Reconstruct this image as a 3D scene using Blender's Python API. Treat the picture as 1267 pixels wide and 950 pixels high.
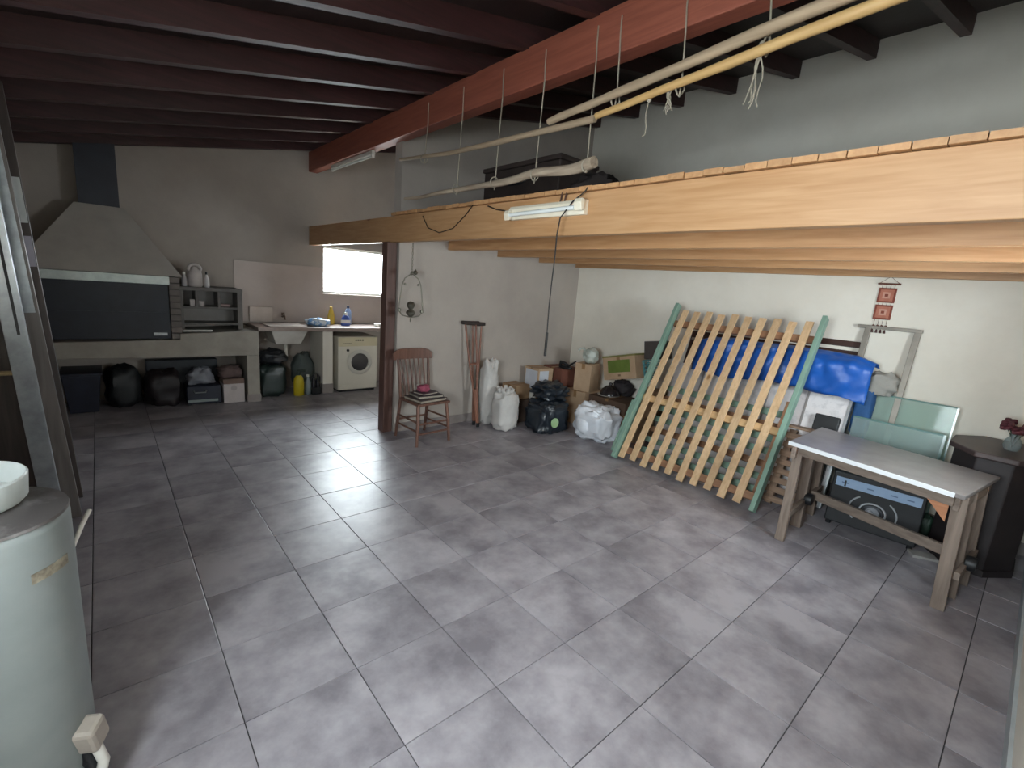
import bpy, bmesh, math, random
from mathutils import Vector, Matrix, Euler, noise
random.seed(7)
SC = bpy.context.scene
COL = SC.collection
for o in list(bpy.data.objects): bpy.data.objects.remove(o)

# ------------------------------------------------------------------ camera, world, exposure
cam_data = bpy.data.cameras.new('camera'); cam = bpy.data.objects.new('camera', cam_data); COL.objects.link(cam)
yaw, pit, rol = math.radians(-41.767), math.radians(11.669), math.radians(4.7595)
fwd = Vector((-math.sin(yaw)*math.cos(pit), math.cos(yaw)*math.cos(pit), -math.sin(pit)))
rgt = Vector((math.cos(yaw), math.sin(yaw), 0)); up = rgt.cross(fwd)
r2 = rgt*math.cos(rol)+up*math.sin(rol); u2 = up*math.cos(rol)-rgt*math.sin(rol)
m = Matrix((r2, u2, -fwd)).transposed().to_4x4(); m.translation = (-.7532, -3.9838, 1.7406)
cam.matrix_world = m
cam_data.sensor_width = 36; cam_data.lens = 36*576.118/1267; cam_data.clip_start = .02
SC.camera = cam
world = bpy.data.worlds.new('sky'); SC.world = world; world.use_nodes = True
bg = world.node_tree.nodes['Background']; bg.inputs[0].default_value = (.95, .97, 1, 1); bg.inputs[1].default_value = 63
SC.view_settings.view_transform = 'Standard'; SC.view_settings.look = 'None'
SC.view_settings.gamma = 1; SC.view_settings.use_curve_mapping = False
SC.view_settings.exposure = 0.0
SC.cycles.use_denoising = True; SC.cycles.max_bounces = 10; SC.cycles.diffuse_bounces = 7
SC.cycles.sample_clamp_indirect = 6; SC.cycles.caustics_reflective = False; SC.cycles.caustics_refractive = False

def portal(loc, rot, sx, sy):
    l = bpy.data.lights.new('daylight_portal', 'AREA'); l.shape = 'RECTANGLE'; l.size = sx; l.size_y = sy
    l.cycles.is_portal = True
    o = bpy.data.objects.new('daylight_portal', l); COL.objects.link(o); o.location = loc; o.rotation_euler = rot
H = math.pi/2
# openings: back window; unseen left and front windows, guessed and placed to balance light
BW = (1.80, 2.86, 1.42, 2.12); LW = (-4.15, -2.95, 1.25, 2.3); FW = (2.3, 3.1, 1.35, 2.0)
XL, XR, YB, YF, YP = -1.5, 4.6, 3.35, -4.23, .73
portal(((BW[0]+BW[1])/2, YB+.16, (BW[2]+BW[3])/2), (-H, 0, 0), 1.06, .70)
portal((XL-.16, (LW[0]+LW[1])/2, (LW[2]+LW[3])/2), (0, -H, 0), 1.05, 1.2)
portal(((FW[0]+FW[1])/2, YF-.16, (FW[2]+FW[3])/2), (H, 0, 0), .8, .65)

# ------------------------------------------------------------------ materials
def C(h):
    h = h.lstrip('#'); v = [int(h[i:i+2], 16)/255 for i in (0, 2, 4)]
    return tuple((c/12.92 if c <= .04045 else ((c+.055)/1.055)**2.4) for c in v)+(1,)
def nmat(name):
    m = bpy.data.materials.new(name); m.use_nodes = True
    return m, m.node_tree.nodes, m.node_tree.links, m.node_tree.nodes['Principled BSDF']
def ramp(n, l, src, c1, c2, p1=.35, p2=.65):
    r = n.new('ShaderNodeValToRGB'); r.color_ramp.elements[0].color = c1; r.color_ramp.elements[1].color = c2
    r.color_ramp.elements[0].position = p1; r.color_ramp.elements[1].position = p2
    l.new(src, r.inputs[0]); return r
MATS = {}
def mat(name, c1, c2=None, rough=.6, metal=0, scale=6, stretch=(1, 1, 1), bump=0, bscale=None, coat=0, p=(.35, .65), rand=0, sheen=0):
    if name in MATS: return MATS[name]
    m, n, l, b = nmat(name); c1 = C(c1); c2 = C(c2) if c2 else c1
    tc = n.new('ShaderNodeTexCoord'); mp = n.new('ShaderNodeMapping'); mp.inputs['Scale'].default_value = stretch
    l.new(tc.outputs['Object'], mp.inputs[0])
    src = mp.outputs[0]
    if rand:
        oi = n.new('ShaderNodeObjectInfo'); va = n.new('ShaderNodeVectorMath'); va.operation = 'ADD'
        mu = n.new('ShaderNodeMath'); mu.operation = 'MULTIPLY'; mu.inputs[1].default_value = 37
        l.new(oi.outputs['Random'], mu.inputs[0]); l.new(mp.outputs[0], va.inputs[0]); l.new(mu.outputs[0], va.inputs[1]); src = va.outputs[0]
    t = n.new('ShaderNodeTexNoise'); t.inputs['Scale'].default_value = scale; t.inputs['Detail'].default_value = 6
    t.inputs['Roughness'].default_value = .62
    l.new(src, t.inputs['Vector'])
    r = ramp(n, l, t.outputs['Fac'], c1, c2, *p)
    out = r.outputs[0]
    if rand:
        hs = n.new('ShaderNodeHueSaturation'); mr = n.new('ShaderNodeMapRange')
        mr.inputs['To Min'].default_value = 1-rand; mr.inputs['To Max'].default_value = 1+rand
        l.new(oi.outputs['Random'], mr.inputs['Value']); l.new(mr.outputs[0], hs.inputs['Value']); l.new(out, hs.inputs['Color']); out = hs.outputs[0]
    l.new(out, b.inputs['Base Color'])
    b.inputs['Roughness'].default_value = rough; b.inputs['Metallic'].default_value = metal
    if coat: b.inputs['Coat Weight'].default_value = coat; b.inputs['Coat Roughness'].default_value = .15
    if bump:
        t2 = n.new('ShaderNodeTexNoise'); t2.inputs['Scale'].default_value = bscale or scale*4; t2.inputs['Detail'].default_value = 5
        l.new(src, t2.inputs['Vector'])
        bp = n.new('ShaderNodeBump'); bp.inputs['Strength'].default_value = bump; bp.inputs['Distance'].default_value = .01
        l.new(t2.outputs['Fac'], bp.inputs['Height']); l.new(bp.outputs[0], b.inputs['Normal'])
    MATS[name] = m; return m
def wood(name, c1, c2, axis=0, rough=.55, scale=3, knots=None, rand=.12, coat=0, bump=.15):
    key = name+'xyz'[axis]
    if key in MATS: return MATS[key]
    m, n, l, b = nmat(key)
    tc = n.new('ShaderNodeTexCoord'); mp = n.new('ShaderNodeMapping')
    s = [12, 12, 12]; s[axis] = .8; mp.inputs['Scale'].default_value = s
    l.new(tc.outputs['Object'], mp.inputs[0])
    oi = n.new('ShaderNodeObjectInfo'); va = n.new('ShaderNodeVectorMath'); va.operation = 'ADD'
    mu = n.new('ShaderNodeMath'); mu.operation = 'MULTIPLY'; mu.inputs[1].default_value = 53
    l.new(oi.outputs['Random'], mu.inputs[0]); l.new(mp.outputs[0], va.inputs[0]); l.new(mu.outputs[0], va.inputs[1])
    t = n.new('ShaderNodeTexNoise'); t.inputs['Scale'].default_value = scale; t.inputs['Detail'].default_value = 7; t.inputs['Distortion'].default_value = .6
    l.new(va.outputs[0], t.inputs['Vector'])
    r = ramp(n, l, t.outputs['Fac'], C(c1), C(c2), .3, .7); out = r.outputs[0]
    if knots:
        mp2 = n.new('ShaderNodeMapping'); s2 = [7, 7, 7]; s2[axis] = 2.2; mp2.inputs['Scale'].default_value = s2
        l.new(tc.outputs['Object'], mp2.inputs[0])
        va2 = n.new('ShaderNodeVectorMath'); va2.operation = 'ADD'; l.new(mp2.outputs[0], va2.inputs[0]); l.new(mu.outputs[0], va2.inputs[1])
        v = n.new('ShaderNodeTexVoronoi'); v.inputs['Scale'].default_value = .55; l.new(va2.outputs[0], v.inputs['Vector'])
        rr = ramp(n, l, v.outputs['Distance'], (1, 1, 1, 1), (0, 0, 0, 1), .035, .085)
        mx = n.new('ShaderNodeMixRGB'); l.new(rr.outputs[0], mx.inputs[0]); l.new(out, mx.inputs[1]); mx.inputs[2].default_value = C(knots); out = mx.outputs[0]
    hs = n.new('ShaderNodeHueSaturation'); mr = n.new('ShaderNodeMapRange')
    mr.inputs['To Min'].default_value = 1-rand; mr.inputs['To Max'].default_value = 1+rand
    l.new(oi.outputs['Random'], mr.inputs['Value']); l.new(mr.outputs[0], hs.inputs['Value']); l.new(out, hs.inputs['Color'])
    l.new(hs.outputs[0], b.inputs['Base Color']); b.inputs['Roughness'].default_value = rough
    if coat: b.inputs['Coat Weight'].default_value = coat; b.inputs['Coat Roughness'].default_value = .25
    bp = n.new('ShaderNodeBump'); bp.inputs['Strength'].default_value = bump; bp.inputs['Distance'].default_value = .004
    l.new(t.outputs['Fac'], bp.inputs['Height']); l.new(bp.outputs[0], b.inputs['Normal'])
    MATS[key] = m; return m
def glassmat(name, tint, trans=.85, rough=.05):
    if name in MATS: return MATS[name]
    m, n, l, b = nmat(name)
    tr = n.new('ShaderNodeBsdfTransparent'); tr.inputs[0].default_value = C(tint)
    mx = n.new('ShaderNodeMixShader'); mx.inputs[0].default_value = 1-trans
    b.inputs['Base Color'].default_value = C(tint); b.inputs['Roughness'].default_value = rough
    l.new(tr.outputs[0], mx.inputs[1]); l.new(b.outputs[0], mx.inputs[2]); l.new(mx.outputs[0], n['Material Output'].inputs[0])
    MATS[name] = m; return m

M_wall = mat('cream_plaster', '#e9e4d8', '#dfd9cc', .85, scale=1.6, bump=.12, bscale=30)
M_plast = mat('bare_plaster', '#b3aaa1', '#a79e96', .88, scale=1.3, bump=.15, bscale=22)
M_grout = mat('grout', '#4b494b', '#3f3d3f', .85, scale=9)
M_tile = mat('grey_tile', '#7c777d', '#aba6ab', .36, scale=3.4, bump=.10, bscale=9, rand=.06)
M_rafter = wood('dark_red_rafter', '#33201e', '#47292a', 0, .55)
M_ceil = wood('dark_ceiling_board', '#261b1a', '#2f2220', 1, .6)
M_redbeam = wood('red_beam', '#83493a', '#995846', 1, .55)
M_pine = wood('pine', '#b08358', '#c49a70', 1, .5, knots='#7a4526')
M_pineX = wood('pine_board', '#a87c54', '#be9368', 0, .55)
M_post = wood('post_brown', '#553c34', '#684a41', 2, .5)
M_black = mat('black_plastic', '#0d0e11', '#15171a', .5, scale=8)
M_white = mat('white_plastic', '#dcdad2', '#cfccc4', .45, scale=5)
M_grey = mat('grey_metal', '#8d9092', '#a2a4a5', .35, metal=.8, scale=10)

# ------------------------------------------------------------------ mesh helpers
class MB:
    def __init__(s): s.v = []; s.f = []
    def add(s, vs, fs):
        k = len(s.v); s.v += [tuple(v) for v in vs]; s.f += [tuple(i+k for i in f) for f in fs]; return s
    def box(s, a, b):
        (x0, y0, z0), (x1, y1, z1) = a, b
        return s.add([(x0,y0,z0),(x1,y0,z0),(x1,y1,z0),(x0,y1,z0),(x0,y0,z1),(x1,y0,z1),(x1,y1,z1),(x0,y1,z1)],
                     [(0,3,2,1),(4,5,6,7),(0,1,5,4),(1,2,6,5),(2,3,7,6),(3,0,4,7)])
    def cbox(s, c, d, rz=0, rx=0, ry=0):
        R = Euler((rx, ry, rz)).to_matrix(); c = Vector(c); h = [q/2 for q in d]
        P = [(-1,-1,-1),(1,-1,-1),(1,1,-1),(-1,1,-1),(-1,-1,1),(1,-1,1),(1,1,1),(-1,1,1)]
        return s.add([c+R@Vector((p[0]*h[0],p[1]*h[1],p[2]*h[2])) for p in P],
                     [(0,3,2,1),(4,5,6,7),(0,1,5,4),(1,2,6,5),(2,3,7,6),(3,0,4,7)])
    def bar(s, p0, p1, w, h, upv=(0, 0, 1)):
        p0 = Vector(p0); p1 = Vector(p1); d = (p1-p0).normalized(); u = Vector(upv)
        if abs(d.dot(u)) > .98: u = Vector((0, 1, 0))
        a = d.cross(u).normalized(); b = a.cross(d)
        vs = []
        for p in (p0, p1):
            for i, j in ((-1,-1),(1,-1),(1,1),(-1,1)): vs.append(p+a*(i*w/2)+b*(j*h/2))
        return s.add(vs, [(0,1,2,3),(7,6,5,4),(0,4,5,1),(1,5,6,2),(2,6,7,3),(3,7,4,0)])
    def tube(s, pts, r, n=8, closed=False):
        pts = [Vector(p) for p in pts]; N = len(pts); rs = r if isinstance(r, (list, tuple)) else [r]*N
        vs = []; pa = None
        for i, p in enumerate(pts):
            if closed: d = pts[(i+1) % N]-pts[i-1]
            else: d = pts[min(i+1, N-1)]-pts[max(i-1, 0)]
            d.normalize()
            if pa is None:
                a = d.cross(Vector((0, 0, 1)) if abs(d.z) < .9 else Vector((1, 0, 0)))
            else: a = pa-d*pa.dot(d)
            a.normalize(); pa = a; b = d.cross(a)
            for k in range(n):
                t = 2*math.pi*k/n; vs.append(p+(a*math.cos(t)+b*math.sin(t))*rs[i])
        fs = []
        for i in range(N if closed else N-1):
            j = (i+1) % N
            for k in range(n):
                k2 = (k+1) % n; fs.append((i*n+k, i*n+k2, j*n+k2, j*n+k))
        if not closed: fs += [tuple(range(n))[::-1], tuple((N-1)*n+k for k in range(n))]
        return s.add(vs, fs)
    def lathe(s, prof, c=(0, 0, 0), n=20, axis='z', sx=1, sy=1):
        vs = []; N = len(prof); c = Vector(c)
        for (r, z) in prof:
            for k in range(n):
                t = 2*math.pi*k/n; x, y = r*math.cos(t)*sx, r*math.sin(t)*sy
                p = {'z': (x, y, z), 'y': (x, z, y), 'x': (z, x, y)}[axis]; vs.append(c+Vector(p))
        fs = []
        for i in range(N-1):
            for k in range(n):
                k2 = (k+1) % n; q = (i*n+k, i*n+k2, (i+1)*n+k2, (i+1)*n+k); fs.append(q if axis != 'y' else q[::-1])
        fs += [tuple(range(n))[::-1], tuple((N-1)*n+k for k in range(n))]
        return s.add(vs, fs)
    def prism(s, poly, axis, a, b):
        k = len(poly)
        def P(p, t): return {0: (t, p[0], p[1]), 1: (p[0], t, p[1]), 2: (p[0], p[1], t)}[axis]
        return s.add([P(p, a) for p in poly]+[P(p, b) for p in poly],
                     [tuple(range(k)), tuple(range(2*k-1, k-1, -1))]+[(i, i+k, (i+1) % k+k, (i+1) % k) for i in range(k)])
    def blob(s, c, r, e=(.7, .7), amp=.08, fr=4, n=26, mseg=18, seed=0, taper=0, flat=True):
        c = Vector(c); vs = []
        pw = lambda v, q: math.copysign(abs(v)**q, v)
        for i in range(mseg+1):
            ph = -math.pi/2+math.pi*i/mseg
            for k in range(n):
                t = 2*math.pi*k/n
                x, y, z = pw(math.cos(ph), e[0])*pw(math.cos(t), e[1]), pw(math.cos(ph), e[0])*pw(math.sin(t), e[1]), pw(math.sin(ph), e[0])
                q = Vector((x, y, z))
                d = 1+amp*(noise.noise(q*fr*.5+Vector((seed*7.1, seed, 3)))*1.2+.6*abs(noise.noise(q*fr+Vector((seed, 9, seed*3))))+.35*noise.noise(q*fr*2.3+Vector((1, seed, 5))))
                f = 1-taper*(z+1)/2
                p = Vector((x*r[0]*d*f, y*r[1]*d*f, z*r[2]*d))
                if flat: p.z = max(p.z, -r[2]*.97)
                vs.append(c+p)
        fs = [(i*n+k, i*n+(k+1) % n, (i+1)*n+(k+1) % n, (i+1)*n+k) for i in range(mseg) for k in range(n)]
        return s.add(vs, fs)
    def build(s, name, material, parent=None, smooth=False, bevel=0, loc=None, rot=None):
        me = bpy.data.meshes.new(name); me.from_pydata(s.v, [], s.f); me.validate()
        bm = bmesh.new(); bm.from_mesh(me); bmesh.ops.remove_doubles(bm, verts=bm.verts, dist=1e-5)
        bmesh.ops.recalc_face_normals(bm, faces=bm.faces); bm.to_mesh(me); bm.free()
        me.materials.append(material)
        if smooth:
            for p in me.polygons: p.use_smooth = True
            if hasattr(me, 'set_sharp_from_angle'): me.set_sharp_from_angle(angle=math.radians(48))
        o = bpy.data.objects.new(name, me); COL.objects.link(o)
        if parent: o.parent = parent
        if loc is not None: o.location = loc
        if rot is not None: o.rotation_euler = rot
        if bevel:
            b = o.modifiers.new('bevel', 'BEVEL'); b.width = bevel; b.segments = 2; b.limit_method = 'ANGLE'
        return o
def tag(o, label, cat, group=None):
    o['label'] = label; o['category'] = cat
    if group: o['group'] = group
    return o
def thing(name, label, cat, loc=(0, 0, 0), rz=0, group=None):
    o = bpy.data.objects.new(name, None); COL.objects.link(o); o.location = loc; o.rotation_euler = (0, 0, rz); o.empty_display_size = .1
    return tag(o, label, cat, group)
def struct(o): o['kind'] = 'structure'; return o
def share(src, parent, loc=None, name=None):
    c = src.copy(); COL.objects.link(c); c.parent = parent
    if loc is not None: c.location = loc
    return c

# ------------------------------------------------------------------ the room
zr = lambda x: 3.024+.21*x            # underside of the rafters
zt = lambda x: zr(x)+.15              # underside of the roof boards
TH = .16
# floor and tiles
fl = struct(MB().box((XL-TH, YF-TH, -.12), (XR+TH, YB+TH, -.006)).build('floor', M_grout))
T = .45; g = .0045
def tile_mesh(w, h):
    b = MB(); e = .0018; z0, z1 = -.008, 0.0
    b.add([(-w/2,-h/2,z0),(w/2,-h/2,z0),(w/2,h/2,z0),(-w/2,h/2,z0),(-w/2,-h/2,z1-.0007),(w/2,-h/2,z1-.0007),(w/2,h/2,z1-.0007),(-w/2,h/2,z1-.0007),
           (-w/2+e,-h/2+e,z1),(w/2-e,-h/2+e,z1),(w/2-e,h/2-e,z1),(-w/2+e,h/2-e,z1)],
          [(0,1,5,4),(1,2,6,5),(2,3,7,6),(3,0,4,7),(4,5,9,8),(5,6,10,9),(6,7,11,10),(7,4,8,11),(8,9,10,11)])
    return b
full = None
for i in range(-4, 11):
    for j in range(-10, 8):
        x0, x1 = max(i*T, XL), min((i+1)*T, XR); y0, y1 = max(j*T, YF), min((j+1)*T, YB)
        if x1-x0 < .03 or y1-y0 < .03: continue
        loc = ((x0+x1)/2, (y0+y1)/2, random.uniform(-.0006, .0006))
        if x1-x0 > T-.001 and y1-y0 > T-.001:
            if full is None: full = tile_mesh(T-g, T-g).build('floor_tile', M_tile, fl, loc=loc); t = full
            else: t = share(full, fl, loc)
        else: t = tile_mesh(x1-x0-g, y1-y0-g).build('floor_tile', M_tile, fl, loc=loc)
        t.rotation_euler = (random.uniform(-.0015, .0015), random.uniform(-.0015, .0015), 0)
# walls
def slab_xz(mb, x0, x1, z0, z1, ya, yb):     # z1 None: up to the roof
    a, b = (zt(x0), zt(x1)) if z1 is None else (z1, z1)
    mb.prism([(x0, z0), (x1, z0), (x1, b), (x0, a)], 1, ya, yb)
w = MB(); B = BW
slab_xz(w, XL-TH, B[0], 0, None, YB, YB+TH); slab_xz(w, B[1], XR+TH, 0, None, YB, YB+TH)
slab_xz(w, B[0], B[1], 0, B[2], YB, YB+TH); slab_xz(w, B[0], B[1], B[3], None, YB, YB+TH)
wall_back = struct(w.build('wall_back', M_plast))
w = MB(); B = FW
slab_xz(w, XL-TH, B[0], 0, None, YF-TH, YF); slab_xz(w, B[1], XR+TH, 0, None, YF-TH, YF)
slab_xz(w, B[0], B[1], 0, B[2], YF-TH, YF); slab_xz(w, B[0], B[1], B[3], None, YF-TH, YF)
wall_front = struct(w.build('wall_front', M_wall))
w = MB(); a = XL-TH
w.box((a, YF, 0), (XL, LW[0], zt(XL))).box((a, LW[1], 0), (XL, YB, zt(XL))).box((a, LW[0], 0), (XL, LW[1], LW[2])).box((a, LW[0], LW[3]), (XL, LW[1], zt(XL)))
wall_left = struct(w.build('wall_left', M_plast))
wall_right = struct(MB().box((XR, YF, 0), (XR+TH, YB, zt(XR))).build('wall_right', M_wall))
w = MB(); slab_xz(w, 1.69, XR, 0, None, YP, YP+.15)
wall_mid = struct(w.build('wall_middle', M_plast))
struct(MB().box((-6, -9, -.2), (10, 8, -.13)).build('ground_outside', mat('outside_paving', '#a8a49c', '#98948c', .9, scale=2)))
# skirtings in floor tile
M_skirt = mat('skirting_tile', '#857d7a', '#948c88', .5, scale=5)
bm_ = struct(MB().box((1.70, YP-.012, 0), (XR, YP, .1)).build('baseboard_middle', M_skirt))
struct(MB().box((XR-.012, YF, 0), (XR, YP, .1)).build('baseboard_right', M_skirt))
struct(MB().box((XL, YF, 0), (XR, YF+.014, .1)).build('baseboard_front', mat('pale_skirting', '#b9c0c2', '#aab2b5', .5)))
# ceiling boards + rafters
c = MB(); c.prism([(XL-TH, zt(XL-TH)), (XR+TH, zt(XR+TH)), (XR+TH, zt(XR+TH)+.06), (XL-TH, zt(XL-TH)+.06)], 1, YF-TH, YB+TH)
ceiling = struct(c.build('ceiling', M_ceil))
def raf():
    b = MB(); b.prism([(XL, zr(XL)), (XR, zr(XR)), (XR, zt(XR)), (XL, zt(XL))], 1, -.035, .035); return b
r0 = None
for k in range(-2, 11):
    y = -3.06+.62*k
    if y < YF+.05 or y > YB-.03: continue
    if r0 is None: r0 = raf().build('rafter', M_rafter, ceiling, loc=(0, y, 0))
    else: share(r0, ceiling, (0, y, 0))
# tile panel behind the counter
pan = MB().box((.62, YB-.012, .98), (3.2, YB, 1.41)).box((.62, YB-.012, 1.41), (BW[0]-.02, YB, 1.80)).build('tile_panel', mat('beige_wall_tile', '#bdaea5', '#b5a69d', .45, scale=3), wall_back)
def window(name, parent_dims, axis, pos, mullions, m_frame):
    a0, a1, z0, z1 = parent_dims; root = bpy.data.objects.new(name, None); COL.objects.link(root); struct(root)
    P = (lambda a, z, d: (a, pos+d, z)) if axis == 1 else (lambda a, z, d: (pos+d, a, z))
    f = MB()
    def bx(aa, ab, za, zb, d0, d1):
        p, q = P(aa, za, d0), P(ab, zb, d1); f.box([min(p[i], q[i]) for i in range(3)], [max(p[i], q[i]) for i in range(3)])
    W = .035
    bx(a0, a1, z0, z0+W, -.03, .03); bx(a0, a1, z1-W, z1, -.03, .03); bx(a0, a0+W, z0, z1, -.03, .03); bx(a1-W, a1, z0, z1, -.03, .03)
    for t in mullions: c_ = a0+(a1-a0)*t; bx(c_-W/2, c_+W/2, z0, z1, -.025, .025)
    f.build('window_frame', m_frame, root)
    edges = [0]+list(mullions)+[1]
    for s0, s1 in zip(edges, edges[1:]):
        g_ = MB(); p, q = P(a0+(a1-a0)*s0+.018, z0+.02, -.003), P(a0+(a1-a0)*s1-.018, z1-.02, .003)
        g_.box([min(p[i], q[i]) for i in range(3)], [max(p[i], q[i]) for i in range(3)]).build('pane', glassmat('window_glass', '#f4f9fa', .93), root)
    return root
window('window_1', BW, 1, YB+.1, (), mat('white_frame', '#e4e4e0', rough=.4))
window('unseen_window_3', FW, 1, YF-.1, (.5,), mat('brown_frame', '#6b4a3a', rough=.5))  # unseen front window, added for more light from the front
window('unseen_window_2', LW, 0, XL-.1, (.5,), mat('brown_frame', '#6b4a3a', rough=.5))  # unseen left window, placed far forward so the left floor stays darker

# ------------------------------------------------------------------ loft, post, roof beam
loft = thing('loft', 'open storage loft of pine beams and boards above the right half of the room', 'loft', (1.6, YF, 2.1))
def off(o, r=None):   # world coords mesh under an empty: cancel the parent offset
    o.matrix_parent_inverse = o.parent.matrix_basis.inverted(); return o
def part(mb, name, m_, root, **k): return off(mb.build(name, m_, root, **k))
part(MB().box((1.60, YF+.002, 2.105), (1.67, YB-.002, 2.365)), 'beam', M_pine, loft, bevel=.004)
for i, x in enumerate((2.30, 3.03, 3.755, 4.50)):
    part(MB().box((x, YF+.002, 2.10), (x+.065, YP-.002, 2.245 if i < 4 else 2.2)), 'joist', M_pine, loft, bevel=.003)
nb = 48; y0 = YF+.01; pitch = (YP-.01-y0)/nb; fb = None
for k in range(nb):
    wv = pitch-.004; L = random.uniform(-.012, .0)
    o = MB().box((1.585+L, y0+k*pitch, 2.367+random.uniform(0, .003)), (XR-.005, y0+k*pitch+wv, 2.395+random.uniform(-.002, .004))).build('floor_board', M_pineX, loft); off(o)
# packers between joists and boards (joist tops)
for x in (2.30, 3.03, 3.755, 4.50):
    part(MB().box((x+.01, YF+.002, 2.245), (x+.055, YP-.002, 2.366)), 'packer', M_pine, loft)
tag(MB().box((1.565, .755, 0), (1.675, .885, 2.105)).build('wooden_post', M_post, bevel=.006), 'dark brown wooden post holding up the pine beam beside the chair', 'post')
tag(MB().box((1.60, YF+.002, 3.11), (1.72, YB-.002, 3.37)).build('roof_beam', M_redbeam, bevel=.006), 'long reddish brown roof beam under the dark rafters', 'beam')
b = thing('tube_batten', 'slim white fluorescent batten fixed under the roof beam beyond the post', 'light fitting', (1.66, 1.9, 3.09))
part(MB().box((1.64, 1.35, 3.07), (1.68, 2.6, 3.108)), 'body', M_white, b, bevel=.004)
for y in (1.36, 2.57): part(MB().box((1.645, y, 3.035), (1.675, y+.03, 3.07)), 'tube_holder', M_white, b)
part(MB().tube([(1.66, 1.39, 3.05), (1.66, 2.57, 3.05)], .012, 8), 'tube', mat('tube_glass', '#e8ebe8', rough=.25), b, smooth=True)

# fluorescent fitting on the beam face
f = thing('fluorescent_fitting', 'short cream fluorescent light fitting hung on the face of the pine beam', 'light fitting', (1.56, -1.57, 2.26))
part(MB().prism([(1.598, 2.225), (1.598, 2.315), (1.56, 2.315), (1.545, 2.295), (1.545, 2.262), (1.565, 2.225)], 1, -1.93, -1.215), 'housing', mat('cream_enamel', '#eee6d2', '#e6dcc6', .35), f, bevel=.003)
part(MB().prism([(1.545, 2.25), (1.545, 2.31), (1.520, 2.315), (1.505, 2.29), (1.52, 2.24)], 1, -1.945, -1.885), 'end_cap', mat('cream_enamel', '#eee6d2'), f, bevel=.004)
part(MB().prism([(1.545, 2.225), (1.545, 2.285), (1.520, 2.285), (1.505, 2.26), (1.52, 2.215)], 1, -1.255, -1.205), 'end_cap', mat('cream_enamel', '#eee6d2'), f, bevel=.004)
part(MB().tube([(1.526, -1.88, 2.262), (1.526, -1.25, 2.252)], .014, 10), 'tube', mat('tube_glass', '#e8ebe8', rough=.25), f, smooth=True)
for y in (-1.70, -1.74): part(MB().tube([(1.575, y, 2.31), (1.578, y-.01, 2.37), (1.598, y-.02, 2.40)], .005, 6), 'hook', mat('rust', '#4a3026', rough=.7), f)
M_cord = mat('dark_cord', '#171412', rough=.7)
tag(MB().tube([(1.59, -1.93, 2.41), (1.565, -1.92, 2.36), (1.535, -1.85, 2.30), (1.50, -1.79, 2.20), (1.51, -1.765, 2.10), (1.52, -1.757, 1.95), (1.52, -1.75, 1.80), (1.52, -1.747, 1.62), (1.52, -1.752, 1.45)], .0045, 6).tube([(1.52, -1.752, 1.46), (1.52, -1.753, 1.30)], .009, 8).build('electric_cord', M_cord, smooth=True),
    'thin dark electric cord dangling from the loft in front of the joists', 'cord')
tag(MB().tube([(1.592, .1, 2.33), (1.594, 0, 2.22), (1.594, -.2, 2.17), (1.594, -.42, 2.20), (1.594, -.6, 2.30), (1.59, -.72, 2.385)], .004, 6).build('slack_wire', M_cord, smooth=True), 'slack dark wire sagging across the face of the pine beam near the post', 'wire')
tag(MB().tube([(1.592, -.9, 2.35), (1.585, -1.02, 2.315), (1.575, -1.21, 2.285)], .005, 6).build('supply_wire', M_cord, smooth=True), 'short dark wire running into the left end of the fluorescent fitting', 'wire')

# poles and strings under the roof beam
M_stick = wood('grey_stick', '#8d7a64', '#a8937a', 1, .8); M_bam = wood('bamboo', '#b8935f', '#cba872', 1, .5); M_bark = wood('bark_stick', '#857463', '#b5a48f', 1, .9, bump=.6)
def stick(pts, r, n=10, seg=14, wob=.006, seed=1, ends=(1, .8)):
    P = []; R = []
    for i in range(seg+1):
        t = i/seg; a = t*(len(pts)-1); k = min(int(a), len(pts)-2); q = Vector(pts[k]).lerp(Vector(pts[k+1]), a-k)
        q += Vector((noise.noise((t*5, seed, 0)), 0, noise.noise((t*5, seed, 7))))*wob
        P.append(q); R.append(r*(ends[0]+(ends[1]-ends[0])*t)*(1+.12*noise.noise((t*9, seed, 3))))
    return MB().tube(P, R, n)
XS = 1.55
tag(stick([(XS, .50, 2.87), (XS, -.4, 2.80), (XS, -1.95, 2.765)], .02, seed=2, ends=(.7, 1.1)).build('thin_pole', M_stick, smooth=True), 'thin grey pole hanging on strings above the rough branch', 'pole')
tag(stick([(XS, .38, 2.50), (XS, -1.08, 2.495), (XS, -1.98, 2.52)], .026, seed=5, wob=.02, ends=(.5, 1.35), seg=26).build('rough_branch', M_bark, smooth=True), 'rough bark covered branch hanging lowest on the strings', 'pole')
tag(stick([(XS-.045, -1.60, 2.80), (XS-.045, -2.1, 2.845), (XS-.045, -2.9, 2.92), (XS-.045, -4.1, 3.01)], .026, seed=8, ends=(.8, 1.15)).build('bamboo_pole', M_stick, smooth=True), 'upper brownish pole of the pair tied together under the roof beam', 'pole')
tag(stick([(XS-.05, -2.0, 2.755), (XS-.05, -2.5, 2.80), (XS-.05, -3.05, 2.855), (XS-.05, -4.1, 2.94)], .025, seed=11, wob=.004, ends=(.7, 1.1)).build('bamboo_pole', M_bam, smooth=True), 'lower yellow bamboo pole of the pair tied together under the roof beam', 'pole')
M_str = mat('string', '#a39a8a', '#8f8676', .9)
def pole_z(y, kind):
    if kind == 'b': return 2.50
    return 2.79
strs = [(.06, 3.14, 2.80), (-.49, 3.14, 2.49), (-1.0, 3.14, 2.48), (-1.44, 3.14, 2.48), (-1.88, 3.12, 2.50), (-2.05, 3.12, 2.82), (-2.46, 3.12, 2.79), (-2.87, 3.12, 2.86)]
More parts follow.
